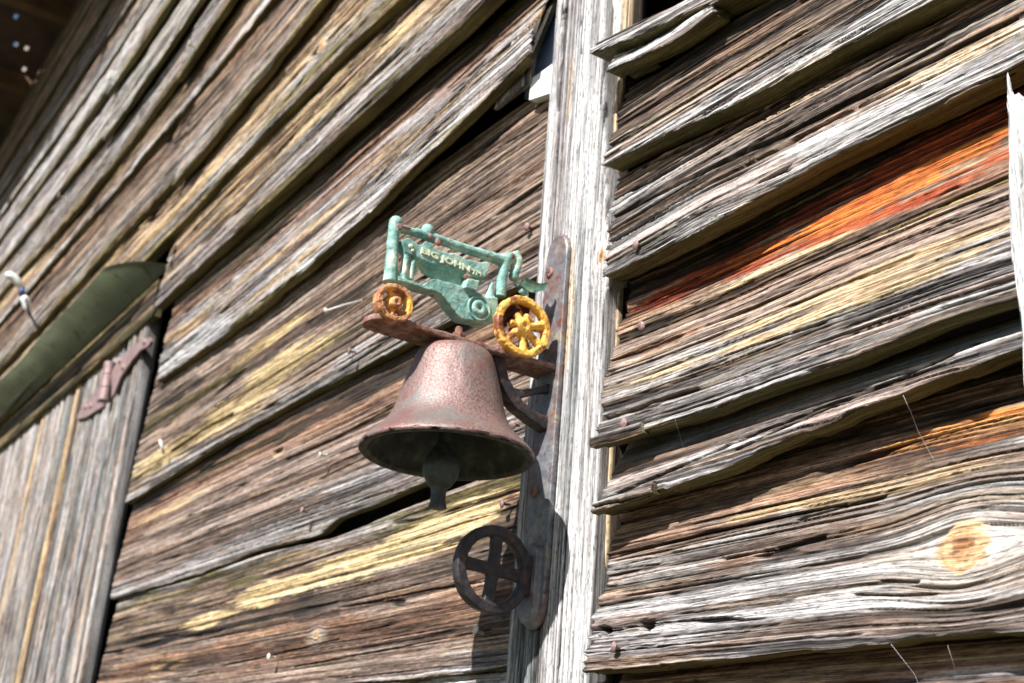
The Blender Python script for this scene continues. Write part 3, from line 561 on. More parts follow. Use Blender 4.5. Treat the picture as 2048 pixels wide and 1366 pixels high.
# ================================================================== DOOR, HOOD
door = empty('plank_door', (float(P(60, 1366, .02)[0]), 0, 0)); tag(door, 'grey vertical plank door under the metal hood with a strap hinge', 'door')
zd = P(300, 556, .03)[2]
def vline(xb, w): # vertical line through (xb,1366)
    q = P(xb, 1366, w); return [(xb, 1366, w), (xb + (1583 - xb) * 826 / 7436., 540, w)]
def plank(xa, xb, w, seed, bands, ztop, name='plank', **kw):
    return vboard(name, vline(xa, w), vline(xb, w), .25, ztop, .022, door, seed, bands, dr=.0022, ds=.008, coarse=2.4, amp=2.2, edge='grey', **kw)
bmh = np.linspace(-4.2, P(312, 567, 0)[0] + .02, 160)[:, None] * np.ones((1, 40)); fh = np.linspace(0, 1, 40)[None, :] * np.ones((160, 1)); zh = zd - .065 + .085 * fh
make_board('door_header', (1, 0, 0), np.stack([bmh, -.002 + 0 * fh, zh], -1), bmh, zh, .02, wall, 95, [(0, 'olive'), (.5, 'dark'), (1, 'olive')], coarse=2.)
jamb = vboard('door_jamb', vline(122, -.006), vline(158, -.006), .25, zd, .03, wall, 61, [(0, 'grey'), (.3, 'blue'), (.6, 'grey'), (.85, 'lav'), (1, 'grey')], dr=.0022, ds=.008, coarse=2.2, amp=1.6, edge='grey')
plank(80, 119, -.012, 62, [(0, 'blue'), (.4, 'grey'), (.6, 'lav'), (1, 'blue')], zd - .05)
plank(46, 76, -.012, 63, [(0, 'blue'), (.6, 'grey'), (1, 'blue')], zd - .05)
plank(28, 43, -.014, 64, [(0, 'tan'), (.5, 'tan'), (1, 'dark')], zd - .05)
plank(4, 26, -.012, 65, [(0, 'grey'), (1, 'blue')], zd - .05)
plank(-31, -1, -.012, 66, [(0, 'tan'), (.4, 'grey'), (1, 'lav')], zd - .05)
plank(-89, -36, -.012, 67, [(0, 'lav'), (.5, 'grey'), (1, 'lav')], zd - .05)
plank(-190, -92, -.012, 68, [(0, 'grey'), (1, 'lav')], zd - .05)
plank(-340, -192, -.012, 69, [(0, 'white'), (1, 'lav')], zd - .05)
# strap hinge
bm = bmesh.new()
def plate(bm, poly, w, th):
    pts = [P(a, b, w) for a, b in poly]; f = [bm.verts.new(p) for p in pts]; bk = [bm.verts.new((p[0], p[1] + th, p[2])) for p in pts]; n = len(f)
    bm.faces.new(f); bm.faces.new(bk[::-1])
    for i in range(n): bm.faces.new((f[i], bk[i], bk[(i + 1) % n], f[(i + 1) % n]))
plate(bm, [(222, 745), (236, 722), (262, 692), (286, 680), (298, 674), (302, 682), (296, 692), (280, 700), (262, 722), (240, 755), (224, 796)], .004, .006)
plate(bm, [(208, 760), (190, 782), (170, 806), (156, 828), (153, 838), (170, 835), (205, 813), (208, 800)], -.004, .006)
hg = link_bm('strap_hinge', bm, HINGE, door, smooth=False)
bm = bmesh.new(); a, b = P(221, 726, .008), P(208, 803, .008); n = 3
for i in range(n):
    u0, u1 = i / n + .01, (i + 1) / n - .01; tube(bm, [a * (1 - u0) + b * u0, a * (1 - u1) + b * u1], .014, 14)
link_bm('hinge_knuckle', bm, HINGE, hg, angle=40)
bm = bmesh.new()
for px, py, w in ((290, 684, .004), (247, 735, .004), (240, 722, .004), (182, 812, -.004), (172, 814, -.004), (198, 800, -.004)): lathe(bm, [(.007, 0), (.006, .003), (0, .005)], P(px, py, w), (0, -1, 0), 10)
link_bm('hinge_screw', bm, NAILM, hg)
# hood
A = P(343, 530, .008); B = P(208, 538, .09); L = 2.3
hood = bmesh.new(); n = 40
prof = [A + (B - A) * k for k in np.linspace(0, 1, 9)]
prof = [p + np.array([0, 0, .012 * math.sin(math.pi * i / 8)]) for i, p in enumerate(prof)] + [B + np.array([0, -.002, -.006])]
pass
grid = [[hood.verts.new((p[0] - L * i / n, p[1] + .006 * math.sin(i * .5) * (j / 9) * .5, p[2] + .006 * math.sin(i * .33 + 1) * (j / 9))) for j, p in enumerate(prof)] for i in range(n + 1)]
for i in range(n):
    for j in range(len(prof) - 1): hood.faces.new((grid[i][j], grid[i + 1][j], grid[i + 1][j + 1], grid[i][j + 1]))
bmesh.ops.solidify(hood, geom=hood.faces[:], thickness=.0015)
hoodo = link_bm('door_hood', hood, HOODM); tag(hoodo, 'dark green grey sheet metal hood sloping out over the plank door', 'door hood')
bm = bmesh.new(); q = [A + np.array([0, -.0, .0]), P(352, 505, .012), P(353, 487, .02), P(343, 498, .03), P(334, 520, .035)]
f = [bm.verts.new(p) for p in q]; bm.faces.new(f); bmesh.ops.solidify(bm, geom=bm.faces[:], thickness=.002); link_bm('folded_corner', bm, WHITE, hoodo, smooth=False)  # white colour stands for the highlight on the folded metal
# ================================================================== ROOF
ra, rb = P(170, -8, 0), P(-8, 318, 0); dv = (rb - ra); dv /= np.linalg.norm(dv)
roof = empty('roof_overhang', tuple(float(c) for c in ra)); tag(roof, 'dark roof overhang with rafters and small holes letting daylight through', 'roof')
bm = bmesh.new(); cell = .02; hs = [P(a, b, .5 * 0 + .25) for a, b in ()]
up = np.cross(dv, np.array([0, -1, 0.])); up /= np.linalg.norm(up); up = up if up[2] > 0 else -up
base = ra - dv * 2.2 + up * .10; nw = 60; nl = 140; lw = .9 / nw; ll = 4.6 / nl
def roofpt(i, j): return base + dv * ll * i + np.array([0, -1, 0]) * (lw * j - .12)
def roof_hit(px, py):
    r = ray(px, py); t = (base - CAM).dot(up) / r.dot(up); q = CAM + r * t - base; return int(q.dot(dv) / ll), int((q[1] * -1 + .12) / lw)
holes = set()
for px, py in ((35, 30), (29, 88), (50, 96), (52, 136), (17, 330)): holes.add(roof_hit(px, py))
gv = {}
for i in range(nl):
    for j in range(nw):
        if (i, j) in holes: continue
        c = []
        for a, b in ((i, j), (i + 1, j), (i + 1, j + 1), (i, j + 1)):
            if (a, b) not in gv: gv[(a, b)] = bm.verts.new(roofpt(a, b))
            c.append(gv[(a, b)])
        bm.faces.new(c)
bmesh.ops.solidify(bm, geom=bm.faces[:], thickness=.012)
link_bm('roof_deck', bm, noise_mat('deck_wood', [(.3, (.03, .022, .015)), (.7, (.08, .055, .035))], 9, .9), roof, smooth=False)
RAFT = noise_mat('rafter_wood', [(.3, (.10, .055, .025)), (.7, (.20, .12, .06))], 14, .85)
for k in range(8):
    s0 = .55 + k * .62; bm = bmesh.new(); pts = []
    for s, u_ in ((s0, -.012), (s0 + .05, -.012), (s0 + .05, -.085), (s0, -.085)): pts.append(base + dv * s + up * u_)
    r0 = [bm.verts.new(p + np.array([0, .1, 0])) for p in pts]; r1 = [bm.verts.new(p + np.array([0, -.75, 0])) for p in pts]
    for i in range(4): bm.faces.new((r0[i], r0[(i + 1) % 4], r1[(i + 1) % 4], r1[i]))
    bm.faces.new(r0[::-1]); bm.faces.new(r1); link_bm('rafter', bm, RAFT, roof, smooth=False)
# ================================================================== BRACKET, BELL, TRACTOR
def remesh(bm, vox, disp=0., freq=200., smooth=2, seed=0):
    """weld a pile of closed shapes into one cast body and roughen it"""
    me = bpy.data.meshes.new('tmp'); bmesh.ops.recalc_face_normals(bm, faces=bm.faces); bm.to_mesh(me); bm.free()
    o = bpy.data.objects.new('tmp', me); COL.objects.link(o)
    r = o.modifiers.new('r', 'REMESH'); r.mode = 'VOXEL'; r.voxel_size = vox
    s = o.modifiers.new('s', 'SMOOTH'); s.factor = .5; s.iterations = smooth
    dg = bpy.context.evaluated_depsgraph_get(); out = bpy.data.meshes.new_from_object(o.evaluated_get(dg))
    bpy.data.objects.remove(o); bpy.data.meshes.remove(me)
    if disp:
        n = len(out.vertices); c = np.empty(n * 3); out.vertices.foreach_get('co', c); c = c.reshape(-1, 3)
        nn = np.empty(n * 3, np.float32); out.vertices.foreach_get('normal', nn); nn = nn.reshape(-1, 3)
        d = (vn(c[:, 1] * freq, c[:, 2] * freq + c[:, 0] * freq * .7, seed) - .5) + .5 * (vn(c[:, 1] * freq * 3, c[:, 2] * freq * 3, seed + 1) - .5)
        out.vertices.foreach_set('co', (c + nn * (d * disp)[:, None]).reshape(-1))
    for p in out.polygons: p.use_smooth = True
    out.update()
    return out
def prism(bm, pts, X0, X1, bev=.0008):
    """closed outline (points in a plane square to the wall) given real thickness from X0 to X1"""
    a = [bm.verts.new((X1, p[1], p[2])) for p in pts]; b = [bm.verts.new((X0, p[1], p[2])) for p in pts]; n = len(a)
    bm.faces.new(a); bm.faces.new(b[::-1])
    for i in range(n): bm.faces.new((a[i], b[i], b[(i + 1) % n], a[(i + 1) % n]))
XC = -.006
RUSTD_M = noise_mat('dark_scale_rust', [(.3, (.035, .010, .006)), (.55, (.11, .032, .018)), (.72, (.22, .085, .05))], 110, .85, 0, .8, .0015)
Z1 = lambda x, y: (700 + x / 4.267, 400 + y / 4.267)
Z2 = lambda x, y: (680 + x / 4.267, 660 + y / 4.267)
Z3 = lambda x, y: (780 + x / 3.133, 930 + y / 3.133)
def q1(x, y, X=XC): return PX(*Z1(x, y), X)
def q2(x, y, X=XC): return PX(*Z2(x, y), X)
def q3(x, y, X=XC): return PX(*Z3(x, y), X)
pc = P(1110, 540, .042); X0 = pc[0]; PW = .0185
ztop = P(1112, 470, .042)[2]; zbot = P(1066, 1258, .042)[2]; pf = -.042
br = empty('bell_bracket', (float(X0), -.036, float((ztop + zbot) / 2)))
tag(br, 'rusty iron bracket screwed to the pale upright, with arm, curved brace and small cross wheel', 'bracket')
bm = bmesh.new(); o_ = []
for k in range(13): a = math.pi * k / 12; o_.append((X0 + PW * math.cos(a), ztop - PW * 1.35 + PW * 1.35 * math.sin(a)))
for k in range(13): a = math.pi + math.pi * k / 12; o_.append((X0 + PW * math.cos(a), zbot + PW * 1.2 + PW * 1.2 * math.sin(a)))
f = [bm.verts.new((x, pf, z)) for x, z in o_]; b_ = [bm.verts.new((x, pf + .006, z)) for x, z in o_]; n = len(f)
top_f = bm.faces.new(f); bm.faces.new(b_[::-1])
for i in range(n): bm.faces.new((f[i], b_[i], b_[(i + 1) % n], f[(i + 1) % n]))
bmesh.ops.bevel(bm, geom=list(top_f.edges), offset=.0016, segments=2, affect='EDGES')
# raised tongue on the lower end
o2 = []; zt2 = P(1075, 1085, .046)[2]; zb2 = zbot + .004
for k in range(9): a = math.pi * k / 8; o2.append((X0 - .001 + .0125 * math.cos(a), zt2 - .012 + .012 * math.sin(a)))
for k in range(9): a = math.pi + math.pi * k / 8; o2.append((X0 - .001 + .0125 * math.cos(a), zb2 + .016 + .016 * math.sin(a)))
f = [bm.verts.new((x, pf - .0055, z)) for x, z in o2]; b_ = [bm.verts.new((x, pf + .003, z)) for x, z in o2]; n = len(f)
bm.faces.new(f); bm.faces.new(b_[::-1])
for i in range(n): bm.faces.new((f[i], b_[i], b_[(i + 1) % n], f[(i + 1) % n]))
me = remesh(bm, .0011, .0005, 180, 3); link('back_plate', me, IRONG, br)
# arm
zarm = PX(1051, 712, X0 + .012)[2]; wt = -PX(737, 646, X0 + .004)[1]; AR = .0135
bm = bmesh.new(); o_ = [(X0 + AR, pf + .003), (X0 + AR, -wt + AR)]
AL = .022; AM = (AR + AL) / 2
for k in range(1, 12): a = math.pi * k / 12; o_.append((X0 + AR - AM + AM * math.cos(a), -wt + AR - AR * math.sin(a)))
o_ += [(X0 - AL, -wt + AR), (X0 - AL, pf + .003)]
f = [bm.verts.new((x, y, zarm)) for x, y in o_]; b_ = [bm.verts.new((x, y, zarm - .0052)) for x, y in o_]; n = len(f)
bm.faces.new(f); bm.faces.new(b_[::-1])
for i in range(n): bm.faces.new((f[i], b_[i], b_[(i + 1) % n], f[(i + 1) % n]))
me = remesh(bm, .0010, .0008, 220, 2, 3); arm = link('arm', me, RUSTM, br)
# brace
bm = bmesh.new()
def strap(bm, cs, half, x0, x1):
    cs = [np.array(c) for c in cs]; L = []; R = []
    for i, c in enumerate(cs):
        d = cs[min(i + 1, len(cs) - 1)] - cs[max(i - 1, 0)]; d = d / np.linalg.norm(d); nn = np.array([0, -d[2], d[1]]); hf = half[i] if hasattr(half, '__len__') else half
        L.append(c + nn * hf); R.append(c - nn * hf)
    prism(bm, L + R[::-1], x0, x1)
arc = [q2(*p, X0) for p in ((1335, 200), (1345, 300), (1375, 430), (1430, 550), (1510, 650), (1610, 735), (1700, 785), (1760, 810))]
strap(bm, arc, [.006, .0055, .0055, .0058, .0055, .0050, .006, .008], X0 - .009, X0 + .006)
strap(bm, [q2(1440, 545, X0), q2(1560, 545, X0), q2(1680, 520, X0), q2(1800, 500, X0)], [.005, .0035, .003, .005], X0 - .0045, X0 + .0045)
me = remesh(bm, .0009, .0006, 220, 2, 5); link('brace', me, IROND, br)
# cross wheel
wc = q3(642, 655, X0); wr = abs(q3(642, 935, X0)[2] - q3(642, 375, X0)[2]) / 2
bm = bmesh.new(); hx = .0055
lathe(bm, [(wr * .985, -hx), (wr, -hx * .5), (wr, hx * .5), (wr * .985, hx), (wr * .77, hx), (wr * .745, hx * .5), (wr * .745, -hx * .5), (wr * .77, -hx), (wr * .985, -hx)], wc, (1, 0, 0), 72)
for a in (math.radians(86), math.radians(-3)):
    d = np.array([0, math.cos(a), math.sin(a)]); strap(bm, [wc - d * wr * .86, wc - d * wr * .3, wc, wc + d * wr * .3, wc + d * wr * .86], [.0058, .0050, .0062, .0050, .0058], X0 - .0035, X0 + .0035)
strap(bm, [wc + np.array([0, wr * .8, 0]), np.array([X0, pf, wc[2]])], [.012, .024], X0 - .006, X0 + .006)
me = remesh(bm, .0009, .0006, 200, 3, 7); link('cross_wheel', me, IROND, br)
def screw(px, py, w):
    bm = bmesh.new(); c = Vector(P(px, py, w)); lathe(bm, [(.0055, -.001), (.0055, .0008), (.0045, .002), (.002, .0026), (0, .0026)], c, (0, -1, 0), 20)
    for s in ((.0032, .0007), (.0007, .0032)): box(bm, (c.x - s[0], c.y - .0034, c.z - s[1]), (c.x + s[0], c.y - .002, c.z + s[1]))
    return link_bm('screw', bm, RUSTM, br, angle=35)
screw(1100, 546, .042); screw(1069, 983, .042)
# bell axis
bc = PX(893, 912, X0); 
bm = bmesh.new(); nc_ = (X0, bc[1], zarm)
lathe(bm, [(.0035, -.02), (.0035, .012), (.0028, .014), (0, .0145)], nc_, (0, 0, 1), 16); lathe(bm, [(0, -.0005), (.0085, -.0005), (.0085, .0015), (.0075, .002)], nc_, (0, 0, 1), 24); lathe(bm, [(0, .0015), (.0068, .0015), (.0068, .0066), (.0055, .0076), (0, .0076)], nc_, (0, 0, 1), 6)
link_bm('nut', bm, RUSTM, br, angle=30)
# bell
bell = empty('bell', (float(bc[0]), float(bc[1]), float(bc[2]))); tag(bell, 'rusty mauve brown iron bell hanging under the bracket arm', 'bell')
rr = np.linalg.norm(M @ np.array([1., 0, 0])) * (1068 - 718) / 2 / F * (M.T @ (bc - CAM))[2] * 1.0
H = zarm - .0052 - bc[2] - .001
outer = [(1.0, 0), (1.012, .018), (1.0, .045), (.955, .085), (.875, .14), (.79, .205), (.715, .28), (.665, .36), (.625, .46), (.585, .57), (.545, .68), (.505, .79), (.475, .87), (.44, .925), (.385, .965), (.28, .99), (.12, 1.0), (0, 1.0)]
inner = [(.93, .0), (.905, .012), (.895, .03), (.86, .085), (.80, .135), (.73, .20), (.66, .28), (.61, .36), (.57, .46), (.53, .57), (.49, .68), (.45, .79), (.42, .85), (.36, .90), (.2, .92), (0, .92)]
def spl(pr, n=6):
    out = []
    for i in range(len(pr) - 1):
        p0, p1, p2, p3 = [np.array(pr[min(max(j, 0), len(pr) - 1)]) for j in (i - 1, i, i + 1, i + 2)]
        for k in range(n):
            t = k / n; out.append(tuple(.5 * ((2 * p1) + (-p0 + p2) * t + (2 * p0 - 5 * p1 + 4 * p2 - p3) * t * t + (-p0 + 3 * p1 - 3 * p2 + p3) * t ** 3)))
    out.append(tuple(pr[-1])); return [(max(a, 0), b) for a, b in out]
bm = bmesh.new(); ax = Vector((-.022, .0, 1))
ot = [(r * rr, z * H) for r, z in spl(outer)]; it = [(r * rr, z * H) for r, z in spl(inner)]
lathe(bm, ot, bc, ax, 160)
nO = len(bm.faces)
for vtx in bm.verts:
    c = vtx.co - Vector(bc); a = math.atan2(c.y, c.x) * rr; z = c.z
    d = (float(vn(a / .02, z / .02, 3)) - .5) * .0009 + (float(vn(a / .004, z / .004, 4)) - .5) * .0004
    if z < .004: d += -(max(0, float(vn(a / .006, 0, 5)) - .62)) * .006
    vtx.co += Vector((c.x, c.y, 0)).normalized() * d
    if z < .0025 and z > -.002: vtx.co.z += max(0, float(vn(a / .005, 1, 6)) - .55) * .005
link_bm('bell_body', bm, BELL, bell)
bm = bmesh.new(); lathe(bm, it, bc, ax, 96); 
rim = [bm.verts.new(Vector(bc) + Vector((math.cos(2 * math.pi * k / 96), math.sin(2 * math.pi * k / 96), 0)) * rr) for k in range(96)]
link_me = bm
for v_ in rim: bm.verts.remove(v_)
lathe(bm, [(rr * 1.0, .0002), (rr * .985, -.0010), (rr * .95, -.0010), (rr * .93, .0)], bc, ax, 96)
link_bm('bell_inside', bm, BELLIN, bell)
CLAP = noise_mat('clapper_iron', [(.3, (.022, .028, .026)), (.55, (.065, .075, .07)), (.7, (.12, .125, .105))], 70, .55, .2, .5, extra=[(60, .58, .68, (.14, .17, .04))])
bm = bmesh.new(); cc = PX(882, 938, X0); bo = PX(878, 1018, X0)
lathe(bm, spl([(0, .105), (.0045, .10), (.0050, .06), (.0055, .03), (.0070, .0205), (.0128, .0120), (.0166, .001), (.0138, -.0095), (.0098, -.0152), (.0068, -.0185), (.0064, -.028), (.0078, cc[2] * 0 + (bo[2] - cc[2]) + .002), (.0075, bo[2] - cc[2]), (0, bo[2] - cc[2])], 4), cc, (-.01, .0, 1), 40)
me = remesh(bm, .0009, .0009, 160, 2, 9); link('clapper', me, CLAP, bell)
# ---- tractor
tr = empty('tractor_ornament', (float(XC), float(q1(900, 1100)[1]), float(zarm))); tag(tr, 'cast iron tractor silhouette in chalky green and yellow paint standing on the bracket arm', 'ornament')
mm = .00047 / 4.267 * 1.0                          # metres per zoom pixel here
mm = np.linalg.norm(q1(900, 800) - q1(900, 700)) / 100
bm = bmesh.new(); XT = XC
def bar(pts, rad, X=XT, seg=12): tube(bm, spl3([q1(x, y, X) for x, y in pts]), [r * mm * 1.12 for r in interp_r(rad, len(pts))], seg)
def spl3(P_, n=4):
    out = []
    for i in range(len(P_) - 1):
        p0, p1, p2, p3 = [P_[min(max(j, 0), len(P_) - 1)] for j in (i - 1, i, i + 1, i + 2)]
        for k in range(n):
            t = k / n; out.append(.5 * ((2 * p1) + (-p0 + p2) * t + (2 * p0 - 5 * p1 + 4 * p2 - p3) * t * t + (-p0 + 3 * p1 - 3 * p2 + p3) * t ** 3))
    out.append(P_[-1]); return out
def interp_r(rad, m, n=4):
    xs = np.arange(m); rad = rad if hasattr(rad, '__len__') else [rad] * m
    return np.interp(np.linspace(0, m - 1, (m - 1) * n + 1), xs, rad)
# front post
bar([(385, 195), (368, 330), (360, 480), (350, 600), (340, 705)], [44, 42, 44, 50, 56])
ball(bm, q1(393, 195), 56 * mm)
# roof bar
bar([(400, 230), (500, 262), (640, 300), (860, 375), (1100, 455), (1300, 515)], [40, 30, 38, 36, 38, 44])
ball(bm, q1(662, 262), 54 * mm, scl=(.9, 1, 1.15)); ball(bm, q1(715, 330), 40 * mm)
bar([(1300, 505), (1350, 500), (1395, 480)], [44, 46, 36])
bar([(1405, 440), (1425, 520), (1412, 600), (1395, 650)], [34, 44, 38, 40]); ball(bm, q1(1400, 655), 44 * mm)
bar([(1325, 500), (1310, 600), (1292, 700), (1280, 830)], [54, 40, 42, 44])
# radiator bars
bar([(470, 400), (478, 480), (462, 600), (440, 690)], [30, 26, 30, 36]); bar([(555, 480), (530, 560), (512, 680)], [22, 22, 26])
bar([(372, 640), (440, 665)], [30, 34])
# lettered hood
hoodp = [(440, 345), (500, 320), (545, 345), (590, 380), (620, 378), (650, 345), (690, 370), (712, 405), (770, 432), (850, 452), (905, 452), (945, 478), (1000, 508), (1090, 525), (1180, 530), (1200, 552), (1185, 600), (1150, 660), (1105, 655), (1000, 640), (900, 590), (780, 560), (700, 540), (640, 520), (585, 500), (540, 470), (470, 440)]
prism(bm, [q1(x, y, XT + .004) for x, y in hoodp], XT - .007, XT + .004)
sidep = [(590, 470), (700, 520), (900, 580), (1110, 640), (1130, 700), (1090, 760), (1000, 745), (860, 720), (740, 665), (690, 640), (640, 610), (600, 540)]
prism(bm, [q1(x, y, XT - .002) for x, y in sidep], XT - .009, XT - .003)
prism(bm, [q1(x, y) for x, y in ((585, 480), (640, 500), (600, 560), (600, 600), (560, 650), (520, 680), (505, 640), (540, 560))], XT - .009, XT - .005)
# engine and frame
eng = [(415, 650), (540, 690), (625, 725), (665, 690), (720, 668), (800, 690), (960, 735), (1100, 790), (1165, 835), (1215, 830), (1262, 830), (1268, 960), (1225, 1045), (1170, 1068), (1080, 1035), (1010, 1020), (965, 1015), (925, 985), (880, 930), (830, 860), (780, 800), (720, 775), (600, 745), (480, 705), (420, 690)]
prism(bm, [q1(x, y, XT + .006) for x, y in eng], XT - .009, XT + .006)
blk = [(1010, 668), (1110, 690), (1085, 775), (985, 745)]; prism(bm, [q1(x, y, XT + .010) for x, y in blk], XT - .004, XT + .010)
bar([(1212, 700), (1200, 760), (1190, 850)], [12, 26, 46])
me = remesh(bm, .00075, .0007, 170, 2, 11); body = link('tractor_body', me, GREEN, tr)
# gear cover
bm = bmesh.new(); gc = q1(1098, 925, XT + .006)
lathe(bm, [(105 * mm, -.002), (108 * mm, .0012), (98 * mm, .0018), (90 * mm, .0008), (82 * mm, -.0005), (70 * mm, -.0003), (66 * mm, .0018), (58 * mm, .0028), (22 * mm, .0028), (14 * mm, .0005), (0, .0003)], gc, (1, 0, 0), 48)
link_bm('gear_cover', bm, GREEN, tr)
# rust chips
for x, y, a, b in ((690, 312, 20, 26), (755, 358, 30, 34), (1010, 662, 46, 28), (1385, 478, 24, 26), (425, 215, 36, 44), (480, 232, 44, 16)):
    bm = bmesh.new(); ball(bm, q1(x, y, XT + .0028 + (.002 if x < 1200 else .002)), 1, 3, (.0012, a * mm, b * mm))
    for v_ in bm.verts: v_.co += Vector((0, 1, 1)) * (random.random() - .5) * .0006
    link_bm('rust_patch', bm, RUSTM, tr)
# seat
bm = bmesh.new(); ss = spl3([q1(x, y) for x, y in ((1425, 752), (1450, 738), (1500, 762), (1570, 786), (1640, 775), (1652, 765))]); n = len(ss)
wd = [.004, .007, .009, .010, .010, .010, .010, .010, .010, .010, .010, .010, .010, .010, .010, .010, .010, .009, .008, .007, .006][:n]; wd += [.006] * (n - len(wd))
for s_, e_ in ((0, 0),):
    g0 = [[bm.verts.new((XC + (u - .5) * 2 * wd[i], p[1], p[2] + .006 * (2 * u - 1) ** 2 - (.0008 if False else 0))) for u in np.linspace(0, 1, 9)] for i, p in enumerate(ss)]
for i in range(n - 1):
    for j in range(8): bm.faces.new((g0[i][j], g0[i + 1][j], g0[i + 1][j + 1], g0[i][j + 1]))
bmesh.ops.solidify(bm, geom=bm.faces[:], thickness=.0028)
tube(bm, [q1(1500, 775), q1(1500, 840), q1(1470, 900)], 24 * mm)
tube(bm, [q1(1455, 760), q1(1490, 800)], 30 * mm)
link_bm('tractor_seat', bm, GREEN, tr)
# wheels
def wheel(name, cx, cy, rx0, rin, nsp, X, mat, hub, tilt=.2, hw=.0045, missing=(), spw=24, vox=.0008):
    bm = bmesh.new(); c = q1(cx, cy, X); r = rx0 * mm; ri = rin * mm
    lathe(bm, [(r * .97, -hw), (r, -hw * .6), (r, hw * .6), (r * .97, hw), (ri * 1.04, hw), (ri, hw * .4), (ri, -hw * .4), (ri * 1.04, -hw), (r * .97, -hw)], c, (1, 0, 0), 64)
    lathe(bm, [(0, -hw), (hub * mm, -hw), (hub * mm * 1.05, 0), (hub * mm, hw * 1.2), (hub * mm * .55, hw * 1.5), (hub * mm * .3, hw * 1.3), (0, hw * 1.1)], c, (1, 0, 0), 28)
    for k in range(nsp):
        a = tilt + 2 * math.pi * k / nsp; d = np.array([0, math.cos(a), math.sin(a)])
        e = .55 if k in missing else 1.02
        tube(bm, [c + d * hub * mm * .7, c + d * (hub * mm * .6 + (ri - hub * mm * .6) * .5), c + d * (hub * mm * .6 + (ri - hub * mm * .6) * e)], [spw * 1.1 * mm, spw * .85 * mm, spw * (.3 if k in missing else 1.25) * mm], 8)
    me = remesh(bm, vox, .0012, 170, 2, 17); return link(name, me, mat, tr)
rw = abs(q1(1468, 1340)[2] - q1(1468, 825)[2]) / 2 / mm
wheel('rear_wheel', 1468, 1086, rw, rw * .76, 7, XC + .013, YELLOW, 66, tilt=.35, missing=(1, 2, 3), hw=.0048, spw=36)
wheel('rear_wheel', 1468, 1086, rw * .99, rw * .78, 5, XC - .013, YELLOW, 60, tilt=.1, hw=.004)
bm = bmesh.new(); c = q1(1468, 1086, XC); lathe(bm, [(.0, -.016), (.006, -.016), (.006, .012), (0, .012)], c, (1, 0, 0), 20)
tube(bm, [c, c + np.array([0, -.014, .018])], [.007, .008]); me = remesh(bm, .001, .001, 150, 2, 19); link('axle', me, YRUST, tr)
fw = abs(q1(365, 1040)[2] - q1(365, 722)[2]) / 2 / mm
wheel('front_wheel', 368, 888, fw * 1.03, fw * .72, 7, XC + .008, YRUST, 50, tilt=.2, missing=(0, 1, 3, 4), spw=26, hw=.006)
bm = bmesh.new(); a = q1(368, 1030, XC); box(bm, (XC - .008, a[1] - .012, zarm - .001), (XC + .010, a[1] + .014, a[2] + .001))
me = remesh(bm, .001, .001, 150, 3, 23); link('foot', me, RUSTM, tr)
bm = bmesh.new(); a = q1(1400, 1340, XC); box(bm, (XC - .010, a[1] - .016, zarm - .002), (XC + .012, a[1] + .010, zarm + .007))
me = remesh(bm, .001, .001, 150, 3, 23); link('foot', me, RUSTM, tr)
# flaking rust plate behind the near wheel's broken spokes
bm = bmesh.new(); prism(bm, [q1(x, y, XC + .007) for x, y in ((1262, 935), (1300, 880), (1360, 850), (1440, 838), (1520, 870), (1548, 930), (1535, 985), (1480, 985), (1462, 950), (1440, 1020), (1400, 1060), (1360, 1010), (1340, 1075), (1300, 1060), (1265, 1010))], XC - .001, XC + .007)
me = remesh(bm, .0009, .0022, 200, 1, 29); link('rust_scale', me, RUSTD_M, tr)
# lettering
def text(body_, a, b, hgt, X, name, parent):
    cu = bpy.data.curves.new(name, 'FONT'); cu.body = body_; cu.size = 1; cu.extrude = .10; cu.offset = .022; cu.bevel_depth = .018; cu.resolution_u = 4
    o = bpy.data.objects.new('t', cu); COL.objects.link(o); dg = bpy.context.evaluated_depsgraph_get(); me = bpy.data.meshes.new_from_object(o.evaluated_get(dg)); bpy.data.objects.remove(o)
    xs = [q.co.x for q in me.vertices]; ys = [q.co.y for q in me.vertices]; x0, x1, y0, y1 = min(xs), max(xs), min(ys), max(ys)
    A_, B_ = Vector(PX(*a, X)), Vector(PX(*b, X)); d = B_ - A_; up_ = Vector((1, 0, 0)).cross(d.normalized())
    for q in me.vertices:
        q.co = A_ + d * ((q.co.x - x0) / (x1 - x0)) + up_ * (hgt * (q.co.y - y0) / (y1 - y0)) + Vector((1, 0, 0)) * (q.co.z * .010)
    for p in me.polygons: p.use_smooth = False
    return link(name, me, LETTER, parent)
text('BIG JOHN', (841, 510), (938, 549), 16.5 / 4.267 * 4.267 * mm * 4.267, XT + .0042, 'lettering', tr)
text('TM', (942, 547), (961, 553), 8.5 * mm * 4.267, XT + .0042, 'lettering', tr)
bm = bmesh.new(); ball(bm, q1(520, 395, XT + .0045), 1, 2, (.0015, 22 * mm, 20 * mm)); ball(bm, q1(535, 430, XT + .0045), 1, 2, (.0012, 16 * mm, 16 * mm))
link_bm('emblem', bm, LETTER, tr)
